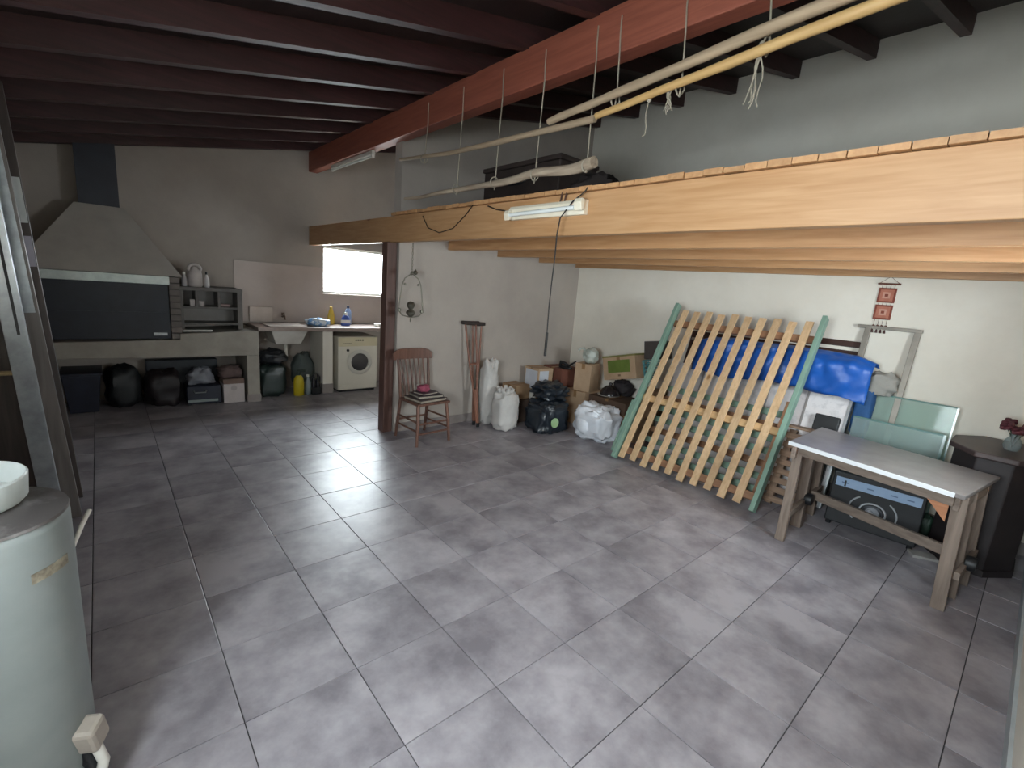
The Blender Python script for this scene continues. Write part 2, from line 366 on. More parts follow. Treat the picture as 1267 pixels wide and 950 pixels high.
pos_word = ['shortest faint string nearest the middle wall, holding the thin grey pole', 'second string from the middle wall, holding the thin pole and rough branch', 'third string from the middle wall, tied around the rough branch',
 'fourth string from the middle wall, tied around the rough branch', 'string at the near end of the rough branch, running down past the light fitting', 'short string holding the far end of the tied pole pair', 'string with frayed knot holding the middle of the tied pole pair', 'string nearest the camera, wrapped round the tied pole pair']
for i, (y, z1, z0) in enumerate(strs):
    b = MB(); ya = y+(.0 if i < 5 else .02); yb = y-(.02 if i < 4 else .04)
    b.tube([(1.594, y+.02, 3.30), (1.592, y+.015, 3.2), (1.585, y, 3.11), (XS+.005, yb, z0+.05), (XS, yb, z0-.03)], .0045, 6)
    for zz in ([2.49+.0] if z0 < 2.6 else [z0+.0]):
        ring = [(XS+.036*math.cos(t*math.pi/5), yb+.004*t/5, zz+.015+.036*math.sin(t*math.pi/5)) for t in range(10)]
        b.tube(ring, .005, 6, closed=True)
    tag(b.build('hanging_string', M_str, smooth=True), pos_word[i], 'string', 'strings holding the poles')
def tassel(y, z0, z1, nst, lab, seed):
    b = MB(); rr = random.Random(seed)
    for k in range(nst):
        dx, dy = rr.uniform(-.02, .02), rr.uniform(-.03, .03); pts = []
        for i in range(7):
            t = i/6; pts.append((XS-.035+dx*t+.006*math.sin(t*9+k), y+dy*t+.01*math.sin(t*7+k*2), z0+(z1-z0)*t*(1-.15*rr.random()*(t > .9))))
        b.tube(pts, .0032, 5)
    b.lathe([(.001, -.015), (.012, -.008), (.014, 0), (.010, .01), (.001, .016)], (XS-.035, y, z0), 8)
    tag(b.build('frayed_string', M_str, smooth=True), lab, 'string')
tassel(-2.90, 2.87, 2.60, 5, 'longest frayed string end hanging below the bamboo pole on the right', 3)
tassel(-2.46, 2.80, 2.68, 5, 'short frayed knot hanging below the middle of the bamboo pole', 4)
tassel(-2.345, 2.77, 2.57, 1, 'single thin loose thread hanging below the bamboo pole', 5)
tag(MB().tube([(-.02, -1.63, 3.02), (-.022, -1.632, 2.93), (-.018, -1.64, 2.86)], .004, 6).build('ceiling_thread', M_str, smooth=True), 'loose pale thread dangling from a rafter at the top of the picture', 'string')
# dark box on the loft
b = thing('storage_chest', 'dark trunk standing on the loft floor near the middle wall', 'trunk', (2.3, -.6, 2.402))
part(MB().box((2.1, -1.15, 2.402), (2.55, -.15, 2.78)), 'body', mat('dark_trunk', '#2e2624', '#3a302c', .6), b, bevel=.01)
part(MB().box((2.085, -1.165, 2.78), (2.565, -.135, 2.82)), 'lid', mat('dark_trunk', '#2e2624'), b, bevel=.01)
part(MB().tube([(2.095, -.75, 2.66), (2.07, -.71, 2.63), (2.07, -.55, 2.63), (2.095, -.51, 2.66)], .01, 6), 'handle', M_black, b, smooth=True)
tag(MB().blob((2.25, -1.42, 2.52), (.15, .2, .12), amp=.35, seed=4).build('bundle', mat('dark_cloth', '#292423', '#3a3230', .9), smooth=True), 'small dark cloth bundle on the loft beside the trunk', 'bundle')


# ------------------------------------------------------------------ braai (fireplace bench) at the back wall
def subpart(mb, name, m_, par, **k):
    o = mb.build(name, m_, par, **k); o.matrix_parent_inverse = (par.parent.matrix_basis @ par.matrix_parent_inverse).inverted() if par.parent else par.matrix_basis.inverted(); return o
M_cem = mat('bench_cement', '#a59f95', '#948e85', .85, scale=4, bump=.15, bscale=25)
M_soot = mat('soot_steel', '#0f131e', '#161b28', .5, scale=7)
br = thing('braai', 'built-in barbecue with black steel door, plastered hood and dark flue', 'barbecue', (-.4, 3.0, 0))
part(MB().prism([(XL+.005, .635), (.745, .615), (.745, .925), (-.085, .895), (-.085, .825), (XL+.005, .80)], 1, 2.65, YB-.003), 'bench_slab', M_cem, br, bevel=.006)
part(MB().box((.60, 2.655, 0), (.745, YB-.003, .614)), 'leg', M_cem, br, bevel=.006)
part(MB().box((.592, 2.645, 0), (.752, YB-.003, .1)), 'leg_skirting', M_skirt, br)
part(MB().box((XL+.005, 2.655, 0), (-1.33, YB-.003, .633)), 'leg', M_cem, br)
pil = part(MB().box((-.155, 2.69, .83), (-.065, YB-.003, 1.535)), 'pillar', mat('mortar_dark', '#5d5854', '#504b48', .9), br)
M_brick = mat('grey_brick', '#6b6460', '#7b736d', .85, scale=9, rand=.12)
zz = .834
k = 0
while zz < 1.51:
    subpart(MB().box((-.162, 2.672+.004*(k % 2), zz), (-.058, 2.80, zz+.062)), 'brick', M_brick, pil, bevel=.004)
    zz += .0715; k += 1
# firebox: side, back, floor, and the black sheet door in front
part(MB().box((-1.33, 3.25, .83), (-.156, YB-.003, 1.535)).box((-1.40, 2.7, .83), (-1.33, YB-.003, 1.535)), 'firebox', M_soot, br)
d = part(MB().box((-1.325, 2.70, .835), (-.168, 2.715, 1.45)), 'door', M_soot, br)
subpart(MB().box((-.33, 2.69, .87), (-.20, 2.70, .905)), 'handle', M_grey, d, bevel=.003)
subpart(MB().box((-1.30, 2.694, 1.12), (-.18, 2.70, 1.135)), 'door_rib', M_soot, d)
part(MB().box((-1.40, 2.64, 1.452), (-.157, 2.70, 1.545)), 'lintel', mat('galvanised_lintel', '#aab0ad', '#8f9794', .35, metal=.6, scale=5), br, bevel=.003)
hood = [(-1.38, 2.66, 1.548), (-.03, 2.66, 1.548), (-.03, YB-.003, 1.548), (-1.38, YB-.003, 1.548), (-.90, 3.03, 2.25), (-.49, 3.03, 2.25), (-.49, YB-.003, 2.25), (-.90, YB-.003, 2.25)]
part(MB().add(hood, [(0,3,2,1),(4,5,6,7),(0,1,5,4),(1,2,6,5),(2,3,7,6),(3,0,4,7)]), 'hood', mat('hood_plaster', '#b2aca4', '#a59f98', .85, scale=3), br)
part(MB().prism([(-.865, 2.25), (-.525, 2.25), (-.525, zr(-.525)-.002), (-.865, zr(-.865)-.002)], 1, 3.06, YB-.003), 'flue', mat('blue_black_flue', '#1d1f2b', '#232633', .5), br)
# grey niche shelf on the bench
sh = thing('niche_shelf', 'grey masonry shelf unit with open compartments beside the barbecue door', 'shelf', (.27, 3.0, .92))
M_sh = mat('shelf_grey', '#66625f', '#74706c', .8, scale=6)
z0 = .929
part(MB().box((.545, 2.80, z0), (.60, YB-.004, 1.395)), 'side_panel', M_sh, sh)
part(MB().box((-.054, 2.80, z0), (-.02, YB-.004, 1.395)), 'side_panel', M_sh, sh)
part(MB().box((-.054, 2.79, 1.395), (.605, YB-.004, 1.435)), 'top', M_sh, sh, bevel=.003)
part(MB().box((-.02, 2.81, 1.18), (.545, YB-.004, 1.205)), 'shelf_board', M_sh, sh)
part(MB().box((-.02, 2.81, .985), (.545, YB-.004, 1.01)), 'shelf_board', M_sh, sh)
for x in (.105, .335): part(MB().box((x, 2.81, 1.206), (x+.03, YB-.004, 1.394)), 'divider', M_sh, sh)
part(MB().box((-.02, 3.08, 1.01), (.545, YB-.004, 1.18)).box((-.02, 3.08, 1.206), (.104, YB-.004, 1.394)).box((.136, 3.08, 1.206), (.334, YB-.004, 1.394)).box((.366, 3.08, 1.206), (.545, YB-.004, 1.394)), 'back_panel', mat('shelf_back', '#8d8986', '#85817e', .8), sh)
def bottle(name, lab, cat, loc, prof, m_, cap=None, capm=None, n=18, sx=1, sy=1, lbl=None):
    t = thing(name, lab, cat, loc)
    MB().lathe(prof, n=n, sx=sx, sy=sy).build('body', m_, t, smooth=True)
    if cap: MB().lathe(cap, n=14).build('cap', capm, t, smooth=True)
    if lbl: MB().lathe([(lbl[0]-.001, lbl[1]), (lbl[0]+.0015, lbl[1]+.001), (lbl[0]+.0015, lbl[2]), (lbl[0]-.001, lbl[2])], n=n, sx=sx, sy=sy).build('label', lbl[3], t, smooth=True)
    return t
M_jug = mat('jug_white', '#c5bcb8', '#b5aca8', .5)
j = thing('plastic_jug', 'large white plastic jug with round handle on top of the grey shelf', 'jug', (.125, 2.95, 1.436))
MB().lathe([(.001, 0), (.07, .0), (.078, .02), (.078, .15), (.07, .185), (.035, .215), (.03, .235), (.001, .238)], n=20).build('body', M_jug, j, smooth=True)
MB().tube([(.0+.062*math.cos(a), -.02, .215+.052*math.sin(a)) for a in [i*math.pi*2/14 for i in range(14)]], .017, 8, closed=True).build('handle', M_jug, j, smooth=True)
pb = [(.001, 0), (.028, 0), (.03, .01), (.03, .09), (.016, .12), (.012, .14), (.001, .141)]
bottle('small_bottle', 'small pale bottle left of the jug on the grey shelf', 'bottle', (.012, 2.90, 1.436), pb, mat('pale_bottle', '#b3aeb0', '#a29da0', .4), [(.001, .14), (.015, .14), (.015, .17), (.001, .171)], M_white)
bottle('small_bottle', 'small white bottle right of the jug on the grey shelf', 'bottle', (.24, 2.90, 1.436), [(r*.95, z*1.1) for r, z in pb], mat('white_bottle', '#cfc8c6', '#c2bbb8', .4), [(.001, .154), (.011, .154), (.011, .185), (.001, .186)], M_black)
tag(MB().cbox((.075, 2.86, 1.247), (.05, .05, .08)).build('tiny_box', M_jug, bevel=.002), 'tiny pale box in the left compartment of the grey shelf', 'box')
tag(MB().lathe([(.001, 0), (.03, 0), (.033, .06), (.03, .061), (.026, .01), (.001, .009)], (.17, 2.87, 1.2065)).build('cup', M_jug, smooth=True, bevel=.002), 'tiny pale cup in the middle compartment of the shelf', 'cup')
tag(MB().cbox((.42, 2.90, 1.226), (.11, .08, .035), .2).build('soap_dish', mat('pinkish', '#97807d', rough=.6), bevel=.01), 'low pinkish dish in the right compartment of the shelf', 'dish')
tag(MB().cbox((.10, 2.74, .925), (.30, .09, .022), .02).build('flat_packet', mat('paper', '#d9d7d2', '#cbc9c4', .8), bevel=.006), 'flat white packet lying on the bench in front of the shelf', 'packet')
# things under the bench
M_dk = mat('dark_blue_plastic', '#191c2a', '#232739', .45, scale=5); M_dk2 = mat('dark_bag', '#20232a', '#2c3038', .4, scale=5)
t = thing('cardboard_carton', 'white carton with brown top standing under the right end of the bench', 'box', (.44, 2.80, 0))
part(MB().box((.335, 2.70, .0), (.57, 2.95, .245)), 'body', mat('white_card', '#c9c0bf', '#bdb4b2', .8), t, bevel=.004)
part(MB().box((.333, 2.698, .246), (.572, 2.952, .31)), 'lid', mat('brown_card', '#6f5c53', '#7b665c', .85), t, bevel=.004)
part(MB().lathe([(.001, 0), (.035, 0), (.035, .002), (.001, .002)], (.45, 2.699, .19), 12, 'y'), 'printed_mark', mat('faint_print', '#a79d9c'), t)
tag(MB().blob((.43, 2.84, .385), (.13, .11, .075), amp=.3, seed=3).build('folded_cloth', mat('brown_cloth', '#5a4a48', '#6c5a57', .9), smooth=True), 'crumpled brown cloth lying on the white carton under the bench', 'cloth')
t = thing('tool_case', 'dark blue tool case with pale edge under the bench beside the carton', 'case', (.13, 2.85, 0))
part(MB().box((-.05, 2.70, .02), (.31, 3.0, .24)), 'body', M_dk, t, bevel=.012)
part(MB().box((-.045, 2.685, .045), (.27, 2.70, .075)), 'edge_strip', mat('pale_edge', '#8f9a98'), t)
part(MB().tube([(.02, 2.69, .19), (.03, 2.665, .17), (.14, 2.665, .17), (.15, 2.69, .19)], .008, 6), 'handle', M_grey, t, smooth=True)
part(MB().box((-.04, 2.72, 0), (.0, 2.98, .021)).box((.26, 2.72, 0), (.30, 2.98, .021)), 'feet', M_black, t)
tag(MB().blob((.12, 2.87, .34), (.17, .13, .10), amp=.28, seed=8, taper=.5).build('plastic_bag', mat('grey_bag', '#787a82', '#8c8e96', .5), smooth=True), 'grey plastic bag lying on the dark tool case', 'bag')
tag(MB().blob((-.27, 2.90, .21), (.17, .18, .215), amp=.2, seed=12).build('stuffed_bag', mat('maroon_black_bag', '#231a1e', '#1a1518', .55), smooth=True), 'dark reddish stuffed bag in the middle under the bench', 'bag')
tag(MB().blob((-.63, 3.0, .235), (.165, .18, .24), amp=.15, seed=14).build('stuffed_bag', mat('olive_black_bag', '#181a1d', '#202224', .55), smooth=True), 'charcoal stuffed bag under the bench between reddish bag and blue tub', 'bag')
t = thing('storage_tub', 'dark blue plastic tub under the left part of the bench', 'tub', (-.98, 2.98, 0))
part(MB().add([(-1.10,2.80,0),(-.86,2.80,0),(-.86,3.2,0),(-1.10,3.2,0),(-1.14,2.76,.42),(-.82,2.76,.42),(-.82,3.24,.42),(-1.14,3.24,.42)], [(0,3,2,1),(4,5,6,7),(0,1,5,4),(1,2,6,5),(2,3,7,6),(3,0,4,7)]), 'body', M_dk, t, bevel=.01)
part(MB().box((-1.155, 2.745, .42), (-.805, 3.255, .45)), 'lid', M_dk, t, bevel=.008)
tag(MB().box((-.40, 3.16, 0), (.35, 3.32, .50)).build('back_crate', M_dk2, bevel=.01), 'large dark crate at the back wall under the bench', 'crate')

# ------------------------------------------------------------------ counter, sink, washing machine
ct = thing('sink_counter', 'pale kitchen counter with hanging sink under the bright window', 'counter', (1.6, 3.0, 0))
M_ctr = mat('counter_stone', '#9c8b82', '#8d7d75', .45, scale=14)
part(MB().prism([(.755, 2.72), (2.45, 2.72), (2.62, YB-.014), (.755, YB-.014)], 2, .915, .968), 'worktop', M_ctr, ct, bevel=.006)
part(MB().box((1.60, 2.78, 0), (1.74, YB-.014, .914)), 'support_wall', M_wall, ct)
part(MB().box((1.592, 2.772, 0), (1.748, YB-.014, .14)), 'support_skirting', M_skirt, ct)
part(MB().add([(1.0,2.86,.72),(1.33,2.86,.72),(1.33,3.2,.72),(1.0,3.2,.72),(.93,2.80,.913),(1.40,2.80,.913),(1.40,3.25,.913),(.93,3.25,.913)], [(0,3,2,1),(0,1,5,4),(1,2,6,5),(2,3,7,6),(3,0,4,7)]), 'sink_bowl', mat('sink_white', '#cfcbc4', '#c3beb6', .35), ct, bevel=.012)
part(MB().tube([(1.17, 3.03, .72), (1.17, 3.03, .55), (1.17, 3.10, .47), (1.17, 3.25, .45), (1.17, 3.33, .45)], .022, 10), 'drain_pipe', M_white, ct, smooth=True)
part(MB().box((.90, 2.76, .969), (1.38, 3.22, .982)), 'drainer', mat('drainer_white', '#c9bdb4', '#bcb0a8', .4), ct, bevel=.004)
part(MB().tube([(1.21, 3.335, 1.06), (1.21, 3.29, 1.06), (1.21, 3.25, 1.08), (1.21, 3.20, 1.07), (1.21, 3.18, 1.03)], .013, 8).lathe([(.001, -.02), (.022, -.02), (.022, .02), (.001, .02)], (1.21, 3.28, 1.10), 10), 'tap', mat('brass_tap', '#6b5a4e', '#7d6a5c', .4, metal=.5), ct, smooth=True)
tag(MB().cbox((.93, 3.315, 1.09), (.30, .03, .215), 0, .12).build('cutting_board', mat('pale_board', '#cdbfb5', '#c2b3a9', .5), bevel=.01), 'pale board standing against the wall behind the sink', 'board')
wm = thing('washing_machine', 'white front loading washing machine under the end of the counter', 'washing machine', (2.1, 3.0, 0))
M_wm = mat('machine_white', '#d9d3c4', '#d2ccbd', .4, scale=2)
part(MB().box((1.80, 2.735, .035), (2.41, 3.30, .835)), 'cabinet', M_wm, wm, bevel=.012)
part(MB().box((1.83, 2.76, 0), (2.38, 3.27, .036)), 'plinth', M_black, wm)
cp = part(MB().box((1.805, 2.728, .695), (2.405, 2.736, .826)), 'control_panel', mat('panel_cream', '#cfc4a4', '#c8bd9c', .4), wm, bevel=.003)
cx, cz = 2.125, .455
rg = part(MB().lathe([(.165, 0), (.185, -.004), (.19, -.016), (.165, -.026), (.135, -.022), (.128, 0)], (cx, 2.735, cz), 40, 'y'), 'door_ring', mat('ring_white', '#c9c5ba', '#bfbbb0', .35), wm, smooth=True)
subpart(MB().lathe([(.001, -.028), (.06, -.024), (.11, -.012), (.131, -.002), (.131, .0), (.001, .0)], (cx, 2.725, cz), 36, 'y'), 'door_glass', mat('dark_glass', '#3a3838', '#444141', .12), rg, smooth=True)
part(MB().lathe([(.001, -.016), (.018, -.016), (.02, 0), (.001, 0)], (1.945, 2.735, .635), 14, 'y'), 'knob', M_black, wm, smooth=True)
for i in range(4): subpart(MB().box((2.055+i*.034, 2.725, .775), (2.08+i*.034, 2.73, .797)), 'logo_letter', mat('logo_grey', '#5b564c'), cp)
for i in range(6): subpart(MB().box((1.88+i*.02, 2.725, .735), (1.893+i*.02, 2.73, .744)), 'printed_letter', mat('logo_grey', '#5b564c'), cp)
part(MB().box((1.83, 2.727, .05), (1.99, 2.736, .11)), 'filter_flap', M_wm, wm, bevel=.002)
tag(MB().cbox((2.50, 2.90, .995), (.10, .12, .05), .2).build('soap_carton', M_white, bevel=.008), 'small white packet at the right end of the counter by the post', 'packet')
z0 = .969
bottle('detergent_bottle', 'yellow detergent bottle on the counter below the window', 'bottle', (1.86, 3.18, z0), [(.001, 0), (.05, 0), (.055, .015), (.052, .12), (.035, .20), (.02, .23), (.001, .232)], mat('yellow_plastic', '#c9a83c', '#bd9a30', .4), [(.001, .23), (.022, .23), (.022, .265), (.001, .267)], mat('yellow_cap', '#c2a24a'), sx=1, sy=.6)
bottle('detergent_bottle', 'squat blue bottle with white label in front of the tall clear one', 'bottle', (2.02, 3.02, z0), [(.001, 0), (.065, 0), (.07, .015), (.07, .09), (.05, .13), (.025, .16), (.001, .162)], mat('blue_plastic', '#3f5aa6', '#4d68b3', .35), [(.001, .16), (.026, .16), (.022, .20), (.001, .202)], M_white, sx=1, sy=.7, lbl=(.07, .04, .09, M_white))
bottle('water_bottle', 'tall pale blue bottle with dark cap at the back of the counter', 'bottle', (2.13, 3.20, z0), [(.001, 0), (.045, 0), (.05, .01), (.05, .18), (.035, .225), (.016, .25), (.001, .251)], mat('pale_blue_plastic', '#8fa3c4', '#7f94b8', .3), [(.001, .25), (.019, .25), (.019, .285), (.001, .286)], mat('navy_cap', '#39415a'))
tag(MB().blob((1.60, 2.98, z0+.05), (.15, .10, .052), amp=.3, seed=21, e=(.6, .8)).build('wipes_packet', mat('blue_white_packet', '#5c8fc4', '#d2dde4', .4, scale=14, p=(.45, .55)), smooth=True), 'crumpled blue and white plastic packet on the counter', 'packet')
# under the counter
tag(MB().blob((.95, 2.95, .215), (.17, .17, .22), amp=.16, seed=31, e=(.5, .5)).build('garbage_bag', mat('green_black_bag', '#273330', '#1d2725', .35), smooth=True), 'full dark green rubbish bag on the floor under the sink', 'bag')
tag(MB().blob((.98, 3.0, .53), (.16, .16, .10), amp=.3, seed=33).build('rubbish_bundle', mat('black_bundle', '#1d1f22', '#33363a', .35), smooth=True), 'black crumpled bag lying on top of the dark green rubbish bag', 'bag')
tag(MB().blob((1.44, 3.16, .265), (.14, .14, .27), amp=.2, seed=35).build('grey_sack', mat('grey_green_sack', '#4c5553', '#5c6562', .6), smooth=True), 'grey green sack at the wall behind the yellow bottle', 'sack')
t = thing('yellow_bottle', 'bright yellow bottle with dark green trigger top on the floor under the counter', 'bottle', (1.27, 2.80, 0))
MB().lathe([(.001, 0), (.065, 0), (.07, .02), (.07, .20), (.06, .25), (.03, .29), (.001, .292)], n=20, sy=.7).build('body', mat('bright_yellow', '#c9b620', '#b8a51c', .4), t, smooth=True)
MB().lathe([(.001, .29), (.032, .29), (.03, .33), (.02, .36), (.001, .361)], n=12).cbox((.035, -.01, .35), (.10, .035, .035)).cbox((-.03, -.01, .32), (.02, .02, .07), ry=.4).build('trigger_top', mat('dark_green_plastic', '#1f2f26', '#28392f', .5), t, bevel=.004)
bottle('clear_bottle', 'greyish clear bottle right beside the bright yellow bottle', 'bottle', (1.40, 2.82, 0), [(.001, 0), (.04, 0), (.045, .015), (.045, .17), (.02, .22), (.018, .26), (.001, .261)], mat('clear_grey', '#818d8f', '#6f7b7e', .3), [(.001, .26), (.02, .26), (.02, .285), (.001, .286)], M_white)
t = thing('bottle_carrier', 'dark bottles in a black carrier on the floor beside the counter support', 'bottle carrier', (1.50, 2.80, 0))
MB().box((-.06, -.05, 0), (.06, .05, .10)).build('carrier', M_black, t, bevel=.008)
for dx in (-.027, .03): MB().lathe([(.001, .1), (.026, .1), (.026, .18), (.012, .23), (.011, .28), (.001, .281)], (dx, 0, 0), 12).build('bottle', mat('near_black_glass', '#1b1a20', '#26252c', .2), t, smooth=True)
MB().tube([(-.055, 0, .1), (-.06, 0, .25), (0, 0, .31), (.06, 0, .25), (.055, 0, .1)], .007, 6).build('handle', M_black, t, smooth=True)

# ------------------------------------------------------------------ chair, books, lamp, crutches by the middle wall
M_ch = wood('chair_wood', '#5a3d33', '#7a5749', 2, .45)
ca = math.radians(-85)   # facing direction
ch = thing('wooden_chair', 'old brown wooden chair with spindle back beside the post', 'chair', (1.86, .38, 0), ca-math.pi/2)
# local: +y faces forward, x across
def lp(mb, name, m_=M_ch, **k): return mb.build(name, m_, ch, **k)
lp(MB().prism([(-.20, -.18), (.20, -.18), (.215, .20), (-.215, .20)], 2, .435, .462), 'seat', bevel=.008)
for s in (-1, 1):
    lp(MB().tube([(s*.185, .16, .436), (s*.20, .19, .25), (s*.215, .205, 0)], [.019, .02, .015], 10), 'leg', smooth=True)
    lp(MB().tube([(s*.195, -.24, 0), (s*.19, -.20, .25), (s*.185, -.175, .45), (s*.19, -.20, .70), (s*.20, -.235, .88)], [.016, .019, .019, .017, .014], 10), 'leg', smooth=True)
    for z in (.16, .26): lp(MB().tube([(s*.19, -.215, z), (s*.205, .19, z)], .011, 8), 'stretcher', smooth=True)
for z, r in ((.13, .012), (.24, .012)): lp(MB().tube([(-.205, .197, z), (.205, .197, z)], r, 8), 'stretcher', smooth=True)
lp(MB().tube([(-.19, -.215, .2), (.19, -.215, .2)], .011, 8), 'stretcher', smooth=True)
b = MB(); n = 12; fr = []; bk = []
for i in range(n+1):
    t = -1+2*i/n; x = t*.255; yb_ = -.245-.03*(1-t*t); zb = .865; ztp = .965+.02*(1-t**4)-.03*abs(t)**8
    fr += [(x, yb_+.011, zb), (x, yb_+.007, ztp)]; bk += [(x, yb_-.011, zb), (x, yb_-.011, ztp)]
K = len(fr); fs = []
for i in range(n):
    a, c_ = 2*i, 2*i+2
    fs += [(a, c_, c_+1, a+1), (K+a, K+a+1, K+c_+1, K+c_), (a+1, c_+1, K+c_+1, K+a+1), (a, K+a, K+c_, c_)]
fs += [(0, 1, K+1, K), (K-2, 2*K-2, 2*K-1, K-1)]
lp(b.add(fr+bk, fs), 'crest_rail', bevel=.004)
for i in range(6):
    t = -.72+1.44*i/5
    lp(MB().tube([(t*.18, -.165, .455), (t*.19, -.20, .66), (t*.2, -.25-.02*(1-t*t), .875)], [.008, .011, .008], 8), 'spindle', smooth=True)
def at_chair(x, y, z):
    v = Matrix.Rotation(ca-math.pi/2, 4, 'Z') @ Vector((x, y, z)); return (v.x+1.86, v.y+.38, z)
def book(lab, lx, ly, z, w, d, h, rz, cov, name='book'):
    p = at_chair(lx, ly, z); t = thing(name, lab, 'book', p, ca-math.pi/2+rz)
    m_ = mat('cover_'+cov, cov, rough=.5)
    MB().box((-w/2, -d/2, 0), (w/2, d/2, .004)).box((-w/2, -d/2, h-.004), (w/2, d/2, h)).box((-w/2, -d/2, 0), (-w/2+.004, d/2, h)).build('cover', m_, t)
    MB().box((-w/2+.004, -d/2+.005, .004), (w/2-.006, d/2-.005, h-.004)).build('pages', mat('pages', '#a89f90', '#988f80', .9), t)
book('widest dark book with pale pages at the bottom of the pile on the chair', .0, .03, .463, .36, .30, .03, .06, '#45393a')
book('charcoal book in the middle of the pile on the chair', -.02, .01, .494, .30, .24, .028, -.12, '#3a3238')
book('small dark purple book on top of the pile on the chair', -.02, .0, .523, .22, .17, .02, .15, '#4e4049')
p = at_chair(.0, -.02, .543)
tag(MB().blob((p[0], p[1], p[2]+.035), (.06, .05, .036), amp=.35, seed=41).build('red_bundle', mat('crimson_cloth', '#8c3a4e', '#a8566a', .8), smooth=True), 'small crumpled crimson cloth on top of the books', 'cloth')
p = at_chair(-.04, -.10, .543)
tag(MB().cbox((p[0], p[1], p[2]+.03), (.12, .05, .06), ca-math.pi/2).build('white_packet', M_white, bevel=.008), 'little white packet behind the crimson cloth on the books', 'packet')
# hanging brass lamp frame
M_brass = mat('tarnished_brass', '#6b675c', '#838072', .4, metal=.7, scale=12)
lm = thing('hanging_lamp', 'tarnished brass oil lamp frame hanging on a chain from the beam', 'lamp', (1.69, .45, 2.1))
b = MB(); z = 2.104
i = 0
while z > 1.80:
    c_ = (1.695, .45); pts = []
    for k in range(10):
        a = 2*math.pi*k/10; dx, dz = .008*math.cos(a), .018*math.sin(a)
        pts.append((c_[0]+(dx if i % 2 else 0), c_[1]+(0 if i % 2 else dx), z-.018+dz))
    b.tube(pts, .0025, 5, closed=True); z -= .029; i += 1
part(b, 'chain', M_brass, lm, smooth=True)
ax = Vector((.87, -.49, 0)); ct_ = Vector((1.695, .45, 0))
def L(u_, z_, v=0): p_ = ct_+ax*u_; return (p_.x+.49*v, p_.y+.87*v, z_)
part(MB().tube([L(0, 1.80), L(-.03, 1.775), L(-.07, 1.745), L(-.095, 1.68), L(-.11, 1.56), L(-.125, 1.42), L(-.09, 1.365), L(0, 1.345), L(.09, 1.365), L(.125, 1.42), L(.11, 1.56), L(.095, 1.68), L(.07, 1.745), L(.03, 1.775)], .006, 8, closed=True), 'loop_frame', M_brass, lm, smooth=True)
part(MB().lathe([(.001, -.02), (.012, -.015), (.018, 0), (.012, .015), (.001, .02)], L(0, 1.80), 10).lathe([(.001, -.03), (.02, -.02), (.025, 0), (.008, .02), (.001, .03)], L(.035, 1.815), 10), 'bow', M_brass, lm, smooth=True)
part(MB().lathe([(.001, -.05), (.02, -.045), (.045, -.02), (.05, .0), (.035, .02), (.02, .03), (.035, .05), (.045, .08), (.03, .105), (.001, .115)], L(0, 1.40), 18), 'burner', M_brass, lm, smooth=True)
for u_ in (-.115, .115): part(MB().lathe([(.001, -.022), (.018, -.012), (.018, .012), (.001, .022)], L(u_, 1.415), 10), 'boss', M_brass, lm, smooth=True)
for u_ in (-.068, .068): part(MB().lathe([(.001, -.014), (.013, -.006), (.013, .006), (.001, .014)], L(u_, 1.685), 10), 'boss', M_brass, lm, smooth=True)
part(MB().lathe([(.001, -.03), (.006, -.02), (.008, 0), (.002, .02)], L(0, 1.325), 8), 'finial', M_brass, lm, smooth=True)
# crutches
M_cr = wood('crutch_wood', '#6e4534', '#8a5a45', 2, .4)
def crutch(lab, foot, top, w, pad_dir):
    t = thing('wooden_crutch', lab, 'crutch', foot, group='pair of crutches'); f_ = Vector(foot); tp = Vector(top); d = (tp-f_); pd = Vector(pad_dir).normalized()
    for s in (-1, 1):
        part(MB().tube([f_+d*.04+pd*(s*.012), f_+d*.30+pd*(s*.018), f_+d*.62+pd*(s*w*.75), f_+d*.97+pd*(s*w)], [.011, .012, .012, .011], 8), 'side_bow', M_cr, t, smooth=True)
    part(MB().tube([f_, f_+d*.36], [.014, .016], 8), 'lower_shaft', M_cr, t, smooth=True)
    part(MB().tube([f_+d*.60-pd*w*.78, f_+d*.60+pd*w*.78], .014, 8), 'hand_grip', M_cr, t, smooth=True)
    part(MB().tube([f_+d*.985-pd*(w+.045), f_+d*.98-pd*w*.4, f_+d*.98+pd*w*.4, f_+d*.985+pd*(w+.045)], [.022, .026, .026, .022], 10), 'arm_pad', mat('dark_pad', '#2e2623', '#3a302c', .8), t, smooth=True)
    part(MB().lathe([(.001, 0), (.02, 0), (.019, .05), (.001, .05)], foot, 10), 'rubber_tip', M_black, t, smooth=True)
crutch('front wooden crutch of the pair leaning on the middle wall', (2.69, .45, 0), (2.63, .66, 1.30), .07, (1, -.2, 0))
crutch('rear wooden crutch of the pair leaning on the middle wall', (2.70, .55, 0), (2.73, .655, 1.29), .055, (1, -.5, 0))

